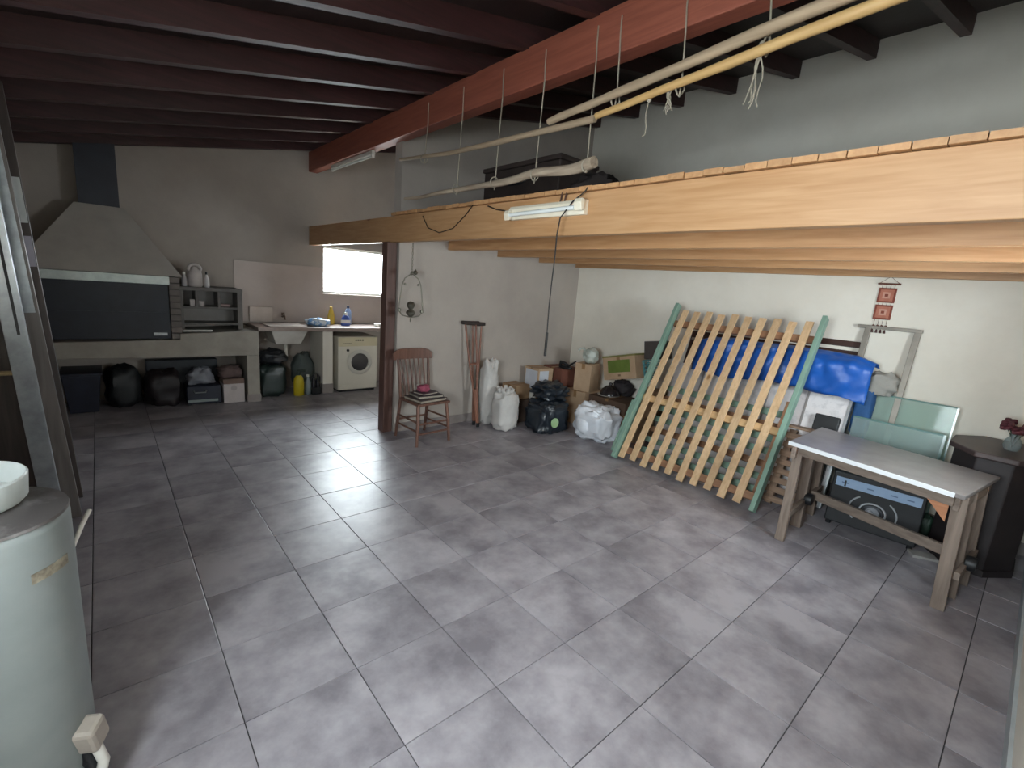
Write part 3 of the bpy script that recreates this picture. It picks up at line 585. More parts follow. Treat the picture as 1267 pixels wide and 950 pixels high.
# ------------------------------------------------------------------ sacks, bags and boxes in the corner
M_wsack = mat('white_sack', '#cfccc8', '#bdbab6', .7, scale=5)
t = thing('tall_sack', 'tall narrow white plastic sack leaning against the middle wall', 'sack', (2.87, .52, 0))
part(MB().blob((2.90, .55, .40), (.105, .10, .41), e=(.5, .85), amp=.16, fr=6, seed=51, n=32, mseg=24), 'body', M_wsack, t, smooth=True)
part(MB().tube([(2.88, .52, .77), (2.92, .51, .80), (3.0, .50, .795)], [.04, .03, .012], 8), 'twisted_top', M_wsack, t, smooth=True)
t = thing('tied_sack', 'squat white woven sack tied at the neck in front of the tall sack', 'sack', (2.95, .27, 0))
part(MB().blob((2.95, .25, .235), (.155, .15, .24), e=(.5, .8), amp=.13, fr=6, seed=53, n=36, mseg=26), 'body', M_wsack, t, smooth=True)
b = MB()
for k in range(9):
    a = 2*math.pi*k/9+.2; b.tube([(2.95+.05*math.cos(a), .27+.05*math.sin(a), .43), (2.95+.07*math.cos(a), .27+.07*math.sin(a), .475), (2.95+.10*math.cos(a), .27+.10*math.sin(a), .52+.012*math.sin(k*2.3))], [.035, .03, .022], 7)
part(b, 'gathered_neck', M_wsack, t, smooth=True)
part(MB().tube([(2.95+.085*math.cos(2*math.pi*k/14), .27+.085*math.sin(2*math.pi*k/14), .455) for k in range(14)], .007, 6, closed=True), 'tie_cord', mat('dark_tie', '#5b5956'), t, smooth=True)
M_cb = mat('cardboard', '#a5876a', '#957859', .85, scale=5); M_cb2 = mat('cardboard_pale', '#b79c80', '#a98d71', .85, scale=5); M_cbr = mat('cardboard_red', '#7a4b3c', '#6b4134', .8, scale=5)
def carton(name, lab, c, d, rz, m_, flaps=0, extra=None, tilt=0):
    t = thing(name, lab, 'box', (c[0], c[1], c[2]), rz); t.rotation_euler = (tilt, 0, rz)
    w_, dp, h = d; th = .006
    if flaps:
        MB().box((-w_/2, -dp/2, 0), (w_/2, dp/2, th)).box((-w_/2, -dp/2, th), (-w_/2+th, dp/2, h)).box((w_/2-th, -dp/2, th), (w_/2, dp/2, h)).box((-w_/2+th, -dp/2, th), (w_/2-th, -dp/2+th, h)).box((-w_/2+th, dp/2-th, th), (w_/2-th, dp/2, h)).build('body', m_, t)
        for s in (-1, 1):
            MB().cbox((s*(w_/2+.035), 0, h+.05), (.12, dp*.96, .005), ry=-s*.95).build('flap', m_, t)
    else:
        MB().box((-w_/2, -dp/2, 0), (w_/2, dp/2, h)).build('body', m_, t, bevel=.004)
        MB().box((-w_/2-.001, -.025, h*.8), (w_/2+.001, .025, h+.0012)).build('tape', mat('brown_tape', '#8a6a48', rough=.35), t)
    if extra:
        for nm, a, b_, mm in extra: MB().box(a, b_).build(nm, mm, t)
    return t
carton('cardboard_box', 'dark low brown box on the floor behind the tied sack', (3.32, .53, 0), (.40, .34, .30), 0, mat('dark_box', '#54443b', '#4a3b33', .8))
carton('cardboard_box', 'small brown box stacked on the dark low box behind the sacks', (3.36, .54, .302), (.26, .26, .19), .1, M_cb)
carton('cardboard_box', 'brown floor box behind the black bags, under the labelled box', (3.72, .46, 0), (.34, .34, .40), 0, M_cb, extra=[('white_label', (-.172, -.12, .27), (-.170, .08, .38), M_white)])
carton('cardboard_box', 'upright box with large white paper label beside the middle wall', (3.69, .46, .402), (.26, .28, .31), -.05, M_cb2,
       extra=[('white_label', (-.133, -.12, .03), (-.1305, .12, .28), mat('paper_label', '#c9cdd6', '#bfc3cc', .6)), ('white_label', (-.11, -.1425, .03), (.05, -.1405, .28), mat('paper_label', '#c9cdd6'))])
carton('cardboard_box', 'reddish brown box next to the labelled upright box', (4.09, .42, .0), (.36, .36, .71), 0, M_cbr)
M_bin = mat('black_bin_bag', '#1c2229', '#262d35', .28, scale=4)
t = thing('garbage_bag', 'large black rubbish bag with pale green print on the floor', 'bag', (3.40, .0, 0))
part(MB().blob((3.42, -.03, .19), (.235, .21, .195), e=(.45, .6), amp=.16, fr=7, seed=61, n=44, mseg=30), 'body', M_bin, t, smooth=True)
part(MB().lathe([(.001, 0), (.05, 0), (.048, .003), (.001, .004)], (0, 0, 0), 18, 'y', sy=1.25), 'green_print', mat('pale_green_print', '#9db98c', '#8caa7b', .5), t)
gp = t.children[-1]; gp.matrix_parent_inverse = Matrix(); gp.location = (-.075, -.262, .165); gp.rotation_euler = (0, 0, -.45)
tag(MB().blob((3.50, .04, .485), (.21, .19, .105), e=(.7, .8), amp=.28, fr=6, seed=63, n=40, mseg=26).build('garbage_bag', M_bin, smooth=True), 'smaller crumpled black bag lying on top of the green printed one', 'bag')
t = thing('plastic_bag', 'big white plastic bag full of things on the floor by the green rail', 'bag', (3.74, -.52, 0))
part(MB().blob((3.76, -.56, .20), (.20, .26, .205), e=(.55, .6), amp=.2, fr=6, seed=67, n=48, mseg=32), 'body', mat('white_bag', '#eceff4', '#dde2ea', .4, scale=4), t, smooth=True)
part(MB().blob((3.60, -.50, .17), (.08, .10, .10), e=(.8, .8), amp=.08, seed=69), 'round_bulge', mat('white_bag', '#dfe3ea'), t, smooth=True)
carton('cardboard_box', 'brown box on the floor under the upright plain box, behind the white bag', (4.16, .02, 0), (.38, .34, .46), 0, M_cb2)
carton('cardboard_box', 'tall plain cardboard box with a plastic bag sticking out', (4.13, -.02, .462), (.26, .24, .37), .2, M_cb2, flaps=0)
tag(MB().blob((4.15, -.03, .93), (.10, .09, .10), amp=.25, seed=71, e=(.9, .9)).tube([(4.09, .02, .98), (4.06, .03, 1.03), (4.02, .06, 1.02), (4.01, .07, .99)], .014, 8).build('clear_bag', mat('clear_pale_bag', '#c3c7bf', '#9aa096', .35), smooth=True), 'pale green white plastic bag on top of the tall plain box', 'bag')
t = thing('shoe', 'black strappy shoe lying on the reddish brown box', 'shoe', (4.0, .22, .72))
part(MB().blob((3.97, .24, .735), (.045, .11, .022), amp=.1, seed=73), 'sole', M_black, t, smooth=True)
part(MB().tube([(3.95, .32, .74), (3.94, .30, .80), (3.96, .24, .79), (3.99, .18, .76)], [.02, .028, .022, .01], 8), 'upper', M_black, t, smooth=True)
part(MB().tube([(3.96, .20, .75), (3.97, .13, .80), (3.98, .07, .845)], [.012, .014, .008], 8), 'strap', M_black, t, smooth=True)
carton('cardboard_box', 'low brown box on the floor beside the green rail, behind the white bag', (4.24, -.72, 0), (.40, .42, .30), 0, M_cb2)
carton('cardboard_box', 'wide dark brown box carrying the bowl and plate', (4.24, -.47, .302), (.44, .58, .15), 0, mat('dark_brown_box', '#5f4a3c', '#524034', .8))
t = thing('dinner_plate', 'white plate under the dark bowl in the pile', 'plate', (4.17, -.38, .453))
MB().lathe([(.001, 0), (.07, 0), (.14, .018), (.145, .024), (.138, .026), (.07, .008), (.001, .007)], n=28).build('body', mat('china', '#d9d6cf', rough=.25), t, smooth=True)
t = thing('metal_bowl', 'dark shiny upturned bowl lying on the white plate', 'bowl', (4.18, -.39, .478))
MB().lathe([(.13, 0), (.128, .02), (.105, .07), (.06, .11), (.03, .118), (.001, .12)], n=28).build('body', mat('dark_enamel', '#221f21', '#2c292b', .18), t, smooth=True)
MB().lathe([(.001, .12), (.02, .12), (.026, .145), (.02, .155), (.001, .157)], n=14).build('knob', mat('dark_enamel', '#221f21'), t, smooth=True)
tag(MB().blob((4.42, -.42, .55), (.11, .13, .10), amp=.25, seed=77).build('dark_bundle', mat('dark_bundle_cloth', '#2a2527', '#373033', .8), smooth=True), 'dark cloth bundle between the bowl and the right wall', 'bundle')
carton('cardboard_box', 'small open brown box behind the bowl next to the green rail', (4.38, -.90, .302), (.26, .24, .34), .15, M_cb)
M_gl = mat('green_print', '#5d6f2c', '#6a7d36', .6)
t = carton('cardboard_box', 'tilted cardboard box with a green printed panel and open lid', (4.33, -.50, .70), (.26, .50, .31), 0, M_cb2,
   extra=[('green_label', (-.1325, -.17, .09), (-.1305, .17, .25), M_gl), ('rim', (-.133, -.252, .29), (.133, .252, .312), mat('box_rim_green', '#7f7a45', '#70703c', .7)), ('dot_mark', (-.1325, -.02, .04), (-.1305, .02, .065), mat('brown_mark', '#6d543c'))])
t.rotation_euler = (-.24, 0, 0)
t = thing('dark_carton', 'dark open flap box on the pile behind the green printed box', 'box', (4.44, -.80, 1.06))
part(MB().cbox((4.42, -.85, 1.13), (.20, .26, .22), rx=-.15), 'body', mat('dark_card', '#4a4340', '#3d3734', .8), t, bevel=.004)
t = thing('wire_basket', 'teal plastic basket squeezed between the box and the green rail', 'basket', (4.22, -.92, .80))
M_teal = mat('teal_plastic', '#4f8f92', '#437f83', .4)
for k in range(5):
    zz = .80+k*.05; rr_ = .085+.012*k
    part(MB().tube([(4.24+rr_*math.cos(2*math.pi*i/16), -.93+rr_*math.sin(2*math.pi*i/16), zz) for i in range(16)], .006, 5, closed=True), 'ring', M_teal, t, smooth=True)
for i in range(12):
    a = 2*math.pi*i/12; part(MB().tube([(4.24+.085*math.cos(a), -.93+.085*math.sin(a), .80), (4.24+.135*math.cos(a), -.93+.135*math.sin(a), 1.0)], .005, 5), 'rib', M_teal, t, smooth=True)

# ------------------------------------------------------------------ slatted bed bases leaning on the right wall
U = Vector((.88, 0, 1.70)).normalized(); NV = Vector((-1.70, 0, .88)).normalized()
def lean(s, y, d, base=(3.32, 0, 0)): return Vector(base)+U*s+NV*d+Vector((0, y, 0))
def lbar(mb, s0, y0_, s1, y1_, d, w_, h_, base=(3.32, 0, 0)):   # w_: across, h_: along the normal
    return mb.bar(lean(s0, y0_, d, base), lean(s1, y1_, d, base), w_, h_, NV)
M_green = mat('sage_paint', '#809f8f', '#738f80', .55, scale=9, stretch=(1, 1, .3), rand=.05)
M_slat = wood('pale_slat', '#bd9c76', '#d3b48e', 2, .6, knots='#8a6238')
M_slatb = wood('brown_cross', '#7a5840', '#8f6a4f', 1, .6)
bed = thing('slatted_bed_base', 'pale slatted bed base with green side rails leaning in front of the pile', 'bed base', (3.32, -1.9, 0))
rl = part(lbar(MB(), .03, -1.165, 1.92, -1.165, .0, .04, .085), 'side_rail', M_green, bed, bevel=.004)
part(lbar(MB(), .03, -2.628, 1.92, -2.628, .0, .04, .085), 'side_rail', M_green, bed, bevel=.004)
subpart(lbar(MB(), .09, -1.128, .70, -1.128, -.045, .03, .17), 'rail_plate', M_green, rl, bevel=.004)
for i in range(10):
    y = -1.262-i*.1378
    part(lbar(MB(), .06+.012*math.sin(i*2.1), y+.025, 1.86+.01*math.sin(i*3.7), y-.012, -.012, .068, .018), 'slat', M_slat, bed, bevel=.002)
for s_, m_ in ((1.70, M_slatb), (.78, wood('pale_cross', '#b89468', '#cfae80', 1, .6)), (.16, M_slatb)):
    part(lbar(MB(), s_, -1.187, s_, -2.606, -.042, .07, .04), 'crossbar', m_, bed, bevel=.003)
B2 = (3.62, 0, 0)
gb = thing('green_slat_base', 'second bed base with green painted cross slats behind the pale slats', 'bed base', (3.62, -1.85, 0))
for y in (-1.24, -2.52): part(lbar(MB(), .03, y, 1.0, y, 0, .04, .07, B2), 'side_rail', M_slatb, gb)
for i in range(7): part(lbar(MB(), .12+i*.125, -1.262, .12+i*.125, -2.498, 0, .062, .018, B2), 'slat', M_green if i % 3 != 2 else M_slatb, gb, bevel=.002)
B3 = (3.70, 0, 0)
pl_ = thing('brown_pallet', 'weathered brown slat pallet behind the table end and the right green rail', 'pallet', (3.70, -2.8, 0))
M_old = wood('old_wood', '#7d6654', '#9a806b', 1, .75)
for y in (-2.61, -2.85): part(lbar(MB(), .02, y, .74, y, -.02, .06, .05, B3), 'upright', M_old, pl_)
for i in range(8): part(lbar(MB(), .06+i*.088, -2.57, .06+i*.088, -2.885, .014, .055, .018, B3), 'slat', M_old, pl_, bevel=.002)
part(MB().cbox((3.99, -2.73, .70), (.15, .30, .02), ry=.1), 'top_board', M_old, pl_)
# white marbled panel, headboard, tarp
M_marb = mat('white_marble_board', '#dcd8d8', '#a9a5a8', .4, scale=11, p=(.5, .78))
P4 = Vector((.30, 0, 1.06)).normalized(); N4 = Vector((-1.06, 0, .30)).normalized()
wp = thing('marbled_board', 'white marbled board standing behind the slats under the blue sheet', 'board', (4.06, -2.0, 0))
def pbar(mb, z0_, z1_, y0_, y1_, d0, d1, base):
    q = []
    for s in (z0_, z1_):
        for y in (y0_, y1_):
            for d in (d0, d1): q.append(Vector(base)+P4*s+N4*d+Vector((0, y, 0)))
    return mb.add(q, [(0,1,3,2),(4,6,7,5),(0,4,5,1),(2,3,7,6),(0,2,6,4),(1,5,7,3)])
Bp = (4.04, 0, 0)
part(pbar(MB(), .01, 1.08, -2.93, -1.20, 0, .03, Bp), 'board', M_marb, wp, bevel=.003)
part(pbar(MB(), .01, 1.09, -2.955, -2.931, -.01, .04, Bp), 'metal_edge', M_grey, wp)
for y in (-1.55, -1.9, -2.25, -2.6): part(pbar(MB(), .60, 1.07, y-.01, y+.01, .031, .036, Bp), 'batten', mat('batten_grey', '#8f8a88'), wp)
tag(pbar(MB(), .01, .84, -2.915, -2.72, .045, .10, Bp).build('black_case', M_black, bevel=.008), 'narrow upright black case standing in front of the white marbled board', 'case')
hb = thing('headboard', 'dark brown wooden headboard behind the blue plastic sheet', 'headboard', (4.35, -2.0, 0))
M_hb = wood('dark_headboard', '#3b2723', '#4c332c', 1, .45)
Bh = (4.20, 0, 0)
part(pbar(MB(), .01, 1.50, -2.84, -1.17, -.03, 0, Bh), 'panel', M_hb, hb, bevel=.004)
part(pbar(MB(), 1.50, 1.56, -2.845, -1.15, -.05, .03, Bh), 'top_rail', M_hb, hb, bevel=.01)
part(pbar(MB(), 1.36, 1.385, -2.83, -1.19, 0, .012, Bh), 'pale_moulding', mat('pale_moulding', '#a39a90'), hb)
# blue plastic sheet draped over the panel
b = MB(); ny, ns = 70, 22; vs = []
prof = [(4.18, 1.02), (4.17, 1.10), (4.165, 1.20), (4.17, 1.30), (4.20, 1.37), (4.27, 1.40), (4.36, 1.39), (4.44, 1.34)]
for i in range(ny+1):
    y = -1.42-1.63*i/ny
    for k in range(ns+1):
        a = k/ns*(len(prof)-1); q = min(int(a), len(prof)-2); f_ = a-q
        x = prof[q][0]*(1-f_)+prof[q+1][0]*f_; z = prof[q][1]*(1-f_)+prof[q+1][1]*f_
        nz = noise.noise((y*3.1, k*.16, 1)); n2 = abs(noise.noise((y*6+k*.12, k*.22, 4)))+.4*abs(noise.noise((y*14-k*.3, k*.3, 9)))
        sag = .03*math.sin(y*5+1)
        edge = 1-min(1, min(i, ny-i)/6)
        x = x-.04*nz-.05*n2+.02+.05*edge; z = z+.03*nz+sag*(1-k/ns)-.06*edge*(k/ns)
        if k == 0: z += .04*noise.noise((y*4, 3, 3))
        vs.append((min(x, 4.50), y, z))
fs = [(i*(ns+1)+k, i*(ns+1)+k+1, (i+1)*(ns+1)+k+1, (i+1)*(ns+1)+k) for i in range(ny) for k in range(ns)]
b.add(vs, fs); o = b.build('blue_sheet', mat('blue_plastic_sheet', '#1c5cb4', '#1550a2', .42, scale=4), smooth=True)
sm = o.modifiers.new('thick', 'SOLIDIFY'); sm.thickness = .006; sm.offset = 1
tag(o, 'bright blue plastic sheet draped over the boards behind the bed base', 'plastic sheet')
t = thing('rag_bundle', 'grey and blue rags stuffed between the sheet and the metal frame', 'rags', (4.45, -3.02, 0))
part(MB().blob((4.43, -3.10, 1.17), (.10, .11, .10), amp=.25, seed=81), 'grey_rag', mat('grey_rag', '#8c8a84', '#a09d96', .9), t, smooth=True)
part(MB().blob((4.38, -3.02, .90), (.05, .07, .28), amp=.2, seed=83), 'blue_rag', mat('dull_blue_rag', '#2b5688', '#234a78', .8), t, smooth=True)
part(MB().blob((4.38, -3.02, .31), (.07, .09, .33), amp=.2, seed=84), 'lower_rag', mat('dark_rag', '#3a4148', '#4b5359', .8), t, smooth=True)
# metal window frame leaning on the wall
fr_ = thing('window_sash', 'narrow grey aluminium frame leaning against the right wall under the hanging', 'frame', (4.45, -3.05, 0))
M_al = mat('aluminium', '#8d877d', '#7d776e', .45, metal=.4, scale=8)
for y in (-2.875, -3.23): part(MB().bar((4.28, y, .0), (4.55, y-.01, 1.65), .045, .03, (1, 0, 0)), 'stile', M_al, fr_, bevel=.003)
part(MB().bar((4.56, -2.80, 1.655), (4.54, -3.27, 1.655), .03, .03), 'top_rail', M_al, fr_, bevel=.003)
part(MB().bar((4.285, -2.875, .03), (4.285, -3.23, .03), .03, .04), 'bottom_rail', M_al, fr_, bevel=.003)
# glass sheets
def sheet(lab, y0_, y1_, x0, x1, z1_, tint, tr):
    b_ = MB(); q = []
    for (x, z) in ((x0, .003), (x1, z1_)):
        for y in (y0_, y1_):
            for d in (0, .006): q.append((x+d, y, z))
    b_.add(q, [(0,1,3,2),(4,6,7,5),(0,4,5,1),(2,3,7,6),(0,2,6,4),(1,5,7,3)])
    return b_
t = thing('glass_sheet', 'tall sheet of greenish glass leaning on the right wall behind the table', 'glass sheet', (4.30, -3.35, 0))
part(sheet('', -3.06, -3.62, 4.30, 4.44, 1.07, '#cfe3df', .6), 'pane', glassmat('green_glass', '#e6f1ee', .88, .06), t)
part(MB().bar((4.44, -3.06, 1.075), (4.44, -3.62, 1.078), .008, .012), 'edge', mat('glass_edge', '#5f7d78', '#6f8d88', .15), t)
part(MB().bar((4.30, -3.625, .0), (4.445, -3.625, 1.075), .008, .012), 'edge', mat('glass_edge', '#5f7d78'), t)
t = thing('glass_sheet', 'shorter sheet of frosted greenish glass in front of the tall glass', 'glass sheet', (4.18, -3.3, 0))
part(sheet('', -2.99, -3.60, 4.16, 4.265, .86, '#c3d8d6', .5), 'pane', glassmat('frosted_glass', '#d9e8e5', .80, .2), t)
part(MB().bar((4.268, -2.99, .865), (4.268, -3.60, .865), .01, .014), 'edge', mat('glass_edge', '#5f7d78'), t)
part(MB().bar((4.16, -3.605, 0), (4.268, -3.605, .865), .012, .016), 'edge', mat('glass_edge', '#5f7d78'), t)
# wall hanging
wh = thing('wall_hanging', 'two square red woven panels with tassels hung one above the other on the wall', 'wall hanging', (4.59, -2.95, 2.1))
M_rod = mat('hanging_rod', '#6b4034', '#5a352b', .7); M_rug = mat('rug_red', '#b27562', '#a56a57', .95, scale=30); M_rugd = mat('rug_dark', '#85483b', '#783f33', .95, scale=30)
M_rugp = mat('rug_pale', '#c79a88', '#bd8f7c', .95, scale=30)
part(MB().tube([(4.575, -2.875, 2.045), (4.575, -3.04, 2.045)], .008, 8), 'rod', M_rod, wh, smooth=True)
part(MB().tube([(4.578, -2.88, 2.045), (4.59, -2.955, 2.11), (4.578, -3.035, 2.045)], .002, 5), 'cord', M_rod, wh)
for zc in (1.945, 1.795):
    def sqb(h, x): return MB().box((x, -2.955-h, zc-h), (x+.005, -2.955+h, zc+h))
    wpn = part(sqb(.065, 4.583), 'woven_panel', M_rugd, wh)
    def sq(h, x, nm, m_): subpart(sqb(h, x), nm, m_, wpn)
    sq(.05, 4.580, 'woven_border', M_rug); sq(.027, 4.577, 'woven_centre', M_rugp); sq(.012, 4.574, 'woven_eye', M_rugd)
for k in range(4):
    y = -2.91-.03*k
    for za, zb in ((2.04, 2.01), (1.88, 1.86), (1.73, 1.66)): part(MB().tube([(4.583, y, za), (4.583, y, zb)], .0018, 5), 'thread', M_rod, wh)
    part(MB().lathe([(.001, -.012), (.009, -.006), (.009, .006), (.001, .012)], (4.583, y, 1.67), 8), 'bead', M_rod, wh, smooth=True)
    part(MB().lathe([(.001, -.03), (.010, -.028), (.006, 0), (.001, .004)], (4.583, y, 1.635), 8), 'tassel', mat('tassel_dark', '#4a2c2a'), wh, smooth=True)

# ------------------------------------------------------------------ work table with white top
tb = thing('work_table', 'rough wooden trestle table with a white edged grey top', 'table', (3.42, -3.40, 0))
M_leg = wood('grey_table_wood', '#6b5d53', '#897a6e', 2, .7); M_legy = wood('grey_table_wood', '#6b5d53', '#897a6e', 1, .7); M_legx = wood('grey_table_wood', '#6b5d53', '#897a6e', 0, .7)
FLc, FRc, BRc, BLc = (3.10, -2.865), (2.92, -3.86), (3.66, -3.965), (3.88, -2.86)
M_top = mat('grey_laminate', '#807b7a', '#6d6866', .3, scale=9, p=(.4, .8))
tp = part(MB().prism([FLc, FRc, BRc, BLc], 2, .752, .778), 'tabletop', M_top, tb, bevel=.004)
ev = (Vector(FRc)-Vector(FLc)); en = Vector((ev.y, -ev.x)).normalized()
def e2(t, d, z): p_ = Vector(FLc)+ev*t+en*d; return (p_.x, p_.y, z)
sgn = -1 if (Vector(FLc)+en*.1).x > FLc[0] else 1
subpart(MB().bar(e2(0.0, sgn*-.004*-1, .765), e2(.955, sgn*.004, .765), .008, .028), 'white_edging', mat('white_edge', '#eef2f5', rough=.3), tp)
def tleg(x, y, xt, yt, w_=.062, d_=.045): part(MB().bar((x, y, 0), (xt, yt, .75), w_, d_, (1, 0, 0)), 'leg', M_leg, tb, bevel=.004)
tleg(3.08, -2.945, 3.15, -2.93); tleg(3.47, -2.935, 3.47, -2.92, .075, .06); tleg(3.84, -2.925, 3.80, -2.915)
tleg(3.05, -3.875, 3.02, -3.84, .07); tleg(3.30, -3.90, 3.29, -3.86, .075, .06); tleg(3.58, -3.94, 3.57, -3.90)
part(MB().bar((3.07, -2.915, .705), (3.86, -2.895, .705), .03, .09), 'end_rail', M_legx, tb, bevel=.004)
part(MB().bar((2.97, -3.83, .705), (3.62, -3.925, .705), .03, .09), 'end_rail', M_legx, tb, bevel=.004)
part(MB().bar((3.125, -2.94, .715), (2.965, -3.82, .715), .025, .055), 'side_rail', M_legy, tb, bevel=.003)
part(MB().bar((3.09, -2.962, .22), (3.88, -2.952, .25), .03, .05), 'end_brace', M_legx, tb, bevel=.003)
part(MB().bar((3.06, -3.915, .24), (3.60, -3.955, .24), .03, .05), 'end_brace', M_legx, tb, bevel=.003)
part(MB().bar((3.58, -2.97, .27), (3.35, -3.86, .27), .035, .07), 'stretcher', M_legy, tb, bevel=.004)
for (x, y, z) in ((3.46, -2.985, .26), (3.28, -3.955, .27)):
    part(MB().lathe([(.001, -.03), (.045, -.026), (.05, 0), (.045, .026), (.001, .03)], (x, y, z), 16, 'y'), 'clamp_wheel', M_black, tb, smooth=True)
part(MB().prism([(-3.80, .70), (-3.68, .70), (-3.80, .57)], 0, 3.0, 3.03), 'corner_bracket', wood('warm_bracket', '#a06a48', '#b67c58', 1, .6), tb)
# radio under the table
rd = thing('old_stereo', 'black stereo box with pale blue strip and round dial under the table', 'stereo', (3.955, -3.33, 0), .10)
# local: front faces -x, y across
MB().box((-.15, -.30, .03), (.15, .30, .47)).build('body', M_black, rd, bevel=.008)
MB().box((-.156, -.275, .355), (-.15, .275, .43)).build('front_strip', mat('pale_blue_strip', '#8ea6c4', '#9bb1cc', .4), rd)
def arc(r, a0, a1, w_, nm, m_, z=.205, x=-.153):
    n_ = 28; MB().tube([(x, r*math.cos(a0+(a1-a0)*i/n_), z+r*.85*math.sin(a0+(a1-a0)*i/n_)) for i in range(n_+1)], w_, 6).build(nm, m_, rd, smooth=True)
M_sil = mat('silver_ring', '#c4c7cb', '#b2b5ba', .35, metal=.3)
arc(.155, -.75, .9, .006, 'outer_arc', M_sil); arc(.155, 2.24, 3.9, .006, 'outer_arc', M_sil)
arc(.085, 0, 2*math.pi, .007, 'dial_ring', M_sil); arc(.062, 0, 2*math.pi, .004, 'dial_ring', mat('dark_ring', '#4b4e54'))
MB().lathe([(.001, -.02), (.045, -.018), (.055, 0), (.001, 0)], (-.151, 0, .205), 24, 'x').build('dial', mat('dial_grey', '#8f9297', '#73767b', .3, metal=.4), rd, smooth=True)
MB().cbox((-.172, 0, .205), (.01, .07, .018), rx=.7).build('dial_grip', M_sil, rd, bevel=.003)
for y in (.22, -.1, .05, -.2): MB().box((-.1565, y-.03, .385), (-.156, y+.015, .394)).build('printed_line', mat('strip_print', '#5b6f8d'), rd)
MB().cbox((-.158, .21, .385), (.006, .012, .05)).build('needle', M_black, rd)
for y in (-.27, .27):
    for x in (-.12, .12): MB().lathe([(.001, 0), (.02, 0), (.02, .03), (.001, .03)], (x, y, 0), 10).build('foot', M_black, rd)
for y in (.12, -.10): MB().cbox((-.05, y, .474), (.03, .06, .008)).build('top_slot', M_sil, rd)
tag(MB().cbox((3.80, -3.70, .012), (.10, .16, .02), .5).build('paper_scrap', mat('dull_paper', '#9a9793', '#8a8783', .8)), 'pale paper scrap lying on the floor beside the stereo', 'paper')
tag(MB().blob((4.22, -3.64, .10), (.06, .04, .10), amp=.2, seed=91).build('green_bottle_bag', mat('dark_green_bag', '#24382c', '#31493a', .5), smooth=True), 'dark green plastic bundle behind the table leg', 'bundle')

# ------------------------------------------------------------------ brown covered table in the right corner
ot = thing('covered_table', 'dark brown vinyl covered side table with angular top in the right corner', 'side table', (4.14, -3.90, 0))
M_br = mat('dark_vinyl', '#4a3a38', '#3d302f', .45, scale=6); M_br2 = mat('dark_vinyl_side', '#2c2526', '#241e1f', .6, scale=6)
def octo(cx_, cy_, rx_, ry_, rot=math.pi/8): return [(cx_+rx_*math.cos(rot+k*math.pi/4), cy_+ry_*math.sin(rot+k*math.pi/4)) for k in range(8)]
oc = octo(4.16, -3.92, .40, .285)
part(MB().prism(oc, 2, .845, .885), 'top', M_br, ot, bevel=.008)
part(MB().prism(octo(4.16, -3.92, .355, .25), 2, .02, .845), 'skirt', M_br2, ot, bevel=.01)
part(MB().prism(octo(4.16, -3.92, .37, .265), 2, .0, .05), 'base', M_br2, ot)
vz = thing('flower_vase', 'vase with dark red artificial flowers on the covered brown table', 'vase', (4.13, -3.97, .886))
MB().lathe([(.001, 0), (.035, 0), (.05, .03), (.045, .07), (.025, .10), (.03, .12), (.026, .12), (.02, .10), (.001, .02)], n=18).build('vase_body', glassmat('clear_vase', '#c9d2d2', .75, .1), vz, smooth=True)
for k in range(7):
    a = k*2.4; r = .05+.05*(k % 3)/2; h = .15+.05*((k*5) % 4)/3
    st = MB().tube([(0, 0, .02), (.3*r*math.cos(a), .3*r*math.sin(a), h*.6), (r*math.cos(a), r*math.sin(a), h)], .003, 5).build('stem', mat('dark_stem', '#2f3a28'), vz)
    b = MB()
    for q in range(6):
        t_ = q*math.pi/3; ce = (r*math.cos(a)+.018*math.cos(t_), r*math.sin(a)+.018*math.sin(t_), h+.008*math.sin(q*2))
        b.blob(ce, (.02, .02, .014), amp=.3, seed=q+k, n=8, mseg=6, flat=False)
    b.build('flower', mat('dark_red_petal', '#45161f', '#5a222d', .7), vz, smooth=True)

# ------------------------------------------------------------------ water heater at the left
wh_ = thing('water_heater', 'white cylindrical water heater with grey top in the left foreground', 'water heater', (-1.07, -2.14, 0))
M_en = mat('heater_enamel', '#868c8b', '#7a807f', .5, scale=3)
MB().lathe([(.185, .012), (.198, .02), (.2, .04), (.2, .965), (.197, .985), (.19, .99)], n=48).build('tank', M_en, wh_, smooth=True)
MB().lathe([(.19, .985), (.2, .99), (.198, .998), (.18, 1.006), (.09, 1.014), (.001, 1.016)], n=48).build('top_cap', mat('scuffed_metal', '#6f6a69', '#b4b1b0', .35, metal=.5, scale=7, p=(.5, .75)), wh_, smooth=True)
MB().lathe([(.001, 0), (.15, 0), (.15, .02), (.001, .02)], n=30).build('base', M_black, wh_)
b = MB(); n_ = 10; vs = []
for i in range(n_+1):
    a = -.95+.55*i/n_
    for z, rr_ in ((.835, .2005), (.835, .2025), (.865, .2025), (.865, .2005)): vs.append((rr_*math.cos(a), rr_*math.sin(a), z+.0*i))
fs = []
for i in range(n_):
    for k in range(4): fs.append((i*4+k, i*4+(k+1) % 4, (i+1)*4+(k+1) % 4, (i+1)*4+k))
b.add(vs, fs+[(0, 1, 2, 3), (n_*4+3, n_*4+2, n_*4+1, n_*4)]).build('name_plate', mat('worn_plate', '#a59c88', '#6d6456', .5, scale=30), wh_)
bx_ = MB().cbox((.185, -.10, .235), (.075, .075, .10), -.5, .25).build('valve_body', mat('yellowed_plastic', '#a79e94', '#958c82', .5), wh_, bevel=.014)
MB().tube([(.20, -.11, .19), (.215, -.12, .13), (.20, -.13, .07), (.15, -.16, .03)], .016, 8).build('hose', M_white, wh_, smooth=True)
MB().tube([(.17, -.09, .19), (.185, -.10, .12), (.16, -.12, .05)], .022, 8).build('hose', M_black, wh_, smooth=True)
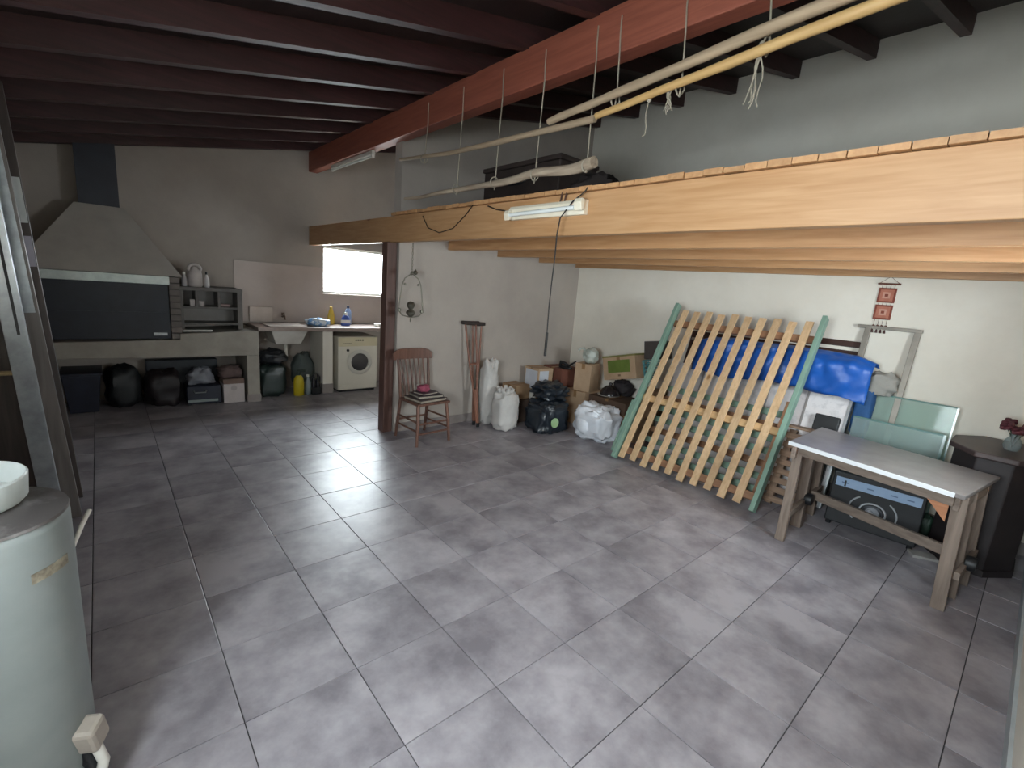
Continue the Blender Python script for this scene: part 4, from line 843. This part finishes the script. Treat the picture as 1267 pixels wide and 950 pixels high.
MB().lathe([(.001, 0), (.028, 0), (.034, .02), (.028, .04), (.001, .04)], (.16, -.085, .14), 14, 'x').build('valve_wheel', M_black, wh_, smooth=True)
# flat box on the heater
lb = thing('white_box', 'shallow white tray lying on top of the water heater', 'tray', (-1.095, -2.10, 1.018))
MB().lathe([(.001, 0), (.135, 0), (.145, .012), (.15, .075), (.145, .08), (.14, .075), (.135, .015), (.001, .013)], n=40, sx=.95).build('body', mat('tray_white', '#c9cfcd', '#bdc3c1', .4), lb, smooth=True)
MB().tube([(.185, .06, .80), (.215, .11, .86), (.235, .15, .89)], .007, 8).build('pipe_stub', M_white, wh_, smooth=True)

# ------------------------------------------------------------------ long boards leaning along the left wall
M_lb = wood('dark_leaning', '#3a3331', '#4d4441', 2, .4); M_lb2 = wood('grey_leaning', '#57524f', '#6d6764', 2, .35)
M_lm = mat('scuffed_steel', '#8f9499', '#aab0b5', .28, metal=.7, scale=9)
def plank(name, lab, foot, top, w_, th_, m_, cat='plank', extra=None):
    t_ = thing(name, lab, cat, foot); f_, tp_ = Vector(foot), Vector(top)
    part(MB().bar(f_, tp_, w_, th_, (0, 1, 0)), 'plank_body', m_, t_, bevel=.003)
    if extra:
        for nm, a, b_, w2, t2, off_, mm in extra: part(MB().bar(f_.lerp(tp_, a)+Vector(off_), f_.lerp(tp_, b_)+Vector(off_), w2, t2, (0, 1, 0)), nm, mm, t_)
    return t_

plank('steel_plank', 'narrow scuffed steel profile nearest the camera in the leaning stack', (-1.05, -.30, 0), (-1.18, -.38, 2.55), .09, .03, M_lm, extra=[('groove', .5, .98, .012, .004, (.012, -.017, 0), M_black)])
plank('grey_plank', 'wide grey board leaning in the middle of the stack at the left', (-1.03, .02, 0), (-1.19, -.06, 2.62), .15, .035, M_lb2, extra=[('upper_sheen_facing', .52, .99, .12, .003, (0, -.02, 0), M_lm)])  # paler metal upper facing stands in for glancing light on the board
plank('dark_plank', 'narrow dark board on the right edge of the leaning stack', (-.985, .36, 0), (-1.14, .44, 2.70), .06, .03, M_lb, extra=[('paper_patch', .70, .80, .05, .003, (0, -.019, 0), mat('patch_white', '#d4d9d8', '#c6cbca', .5)), ('paper_patch', .60, .67, .05, .003, (0, -.019, 0), mat('patch_lilac', '#a9a6b3', rough=.5))])
plank('brown_plank', 'dark brown board leaning behind the grey one at the left edge', (-1.21, .20, 0), (-1.36, .25, 2.55), .16, .03, M_lb)
plank('black_plank', 'blackish board closest to the left wall in the leaning stack', (-1.36, -.05, 0), (-1.46, -.05, 2.4), .10, .03, M_rafter)
tag(MB().tube([(XL+.001, -.16, 1.03), (-1.3, -.16, 1.03), (-1.10, -.16, 1.03)], [.014, .014, .013], 8).build('wooden_peg', wood('peg_wood', '#8d7a55', '#a08b63', 0, .6), smooth=True), 'pale wooden peg sticking out in front of the leaning boards', 'peg')
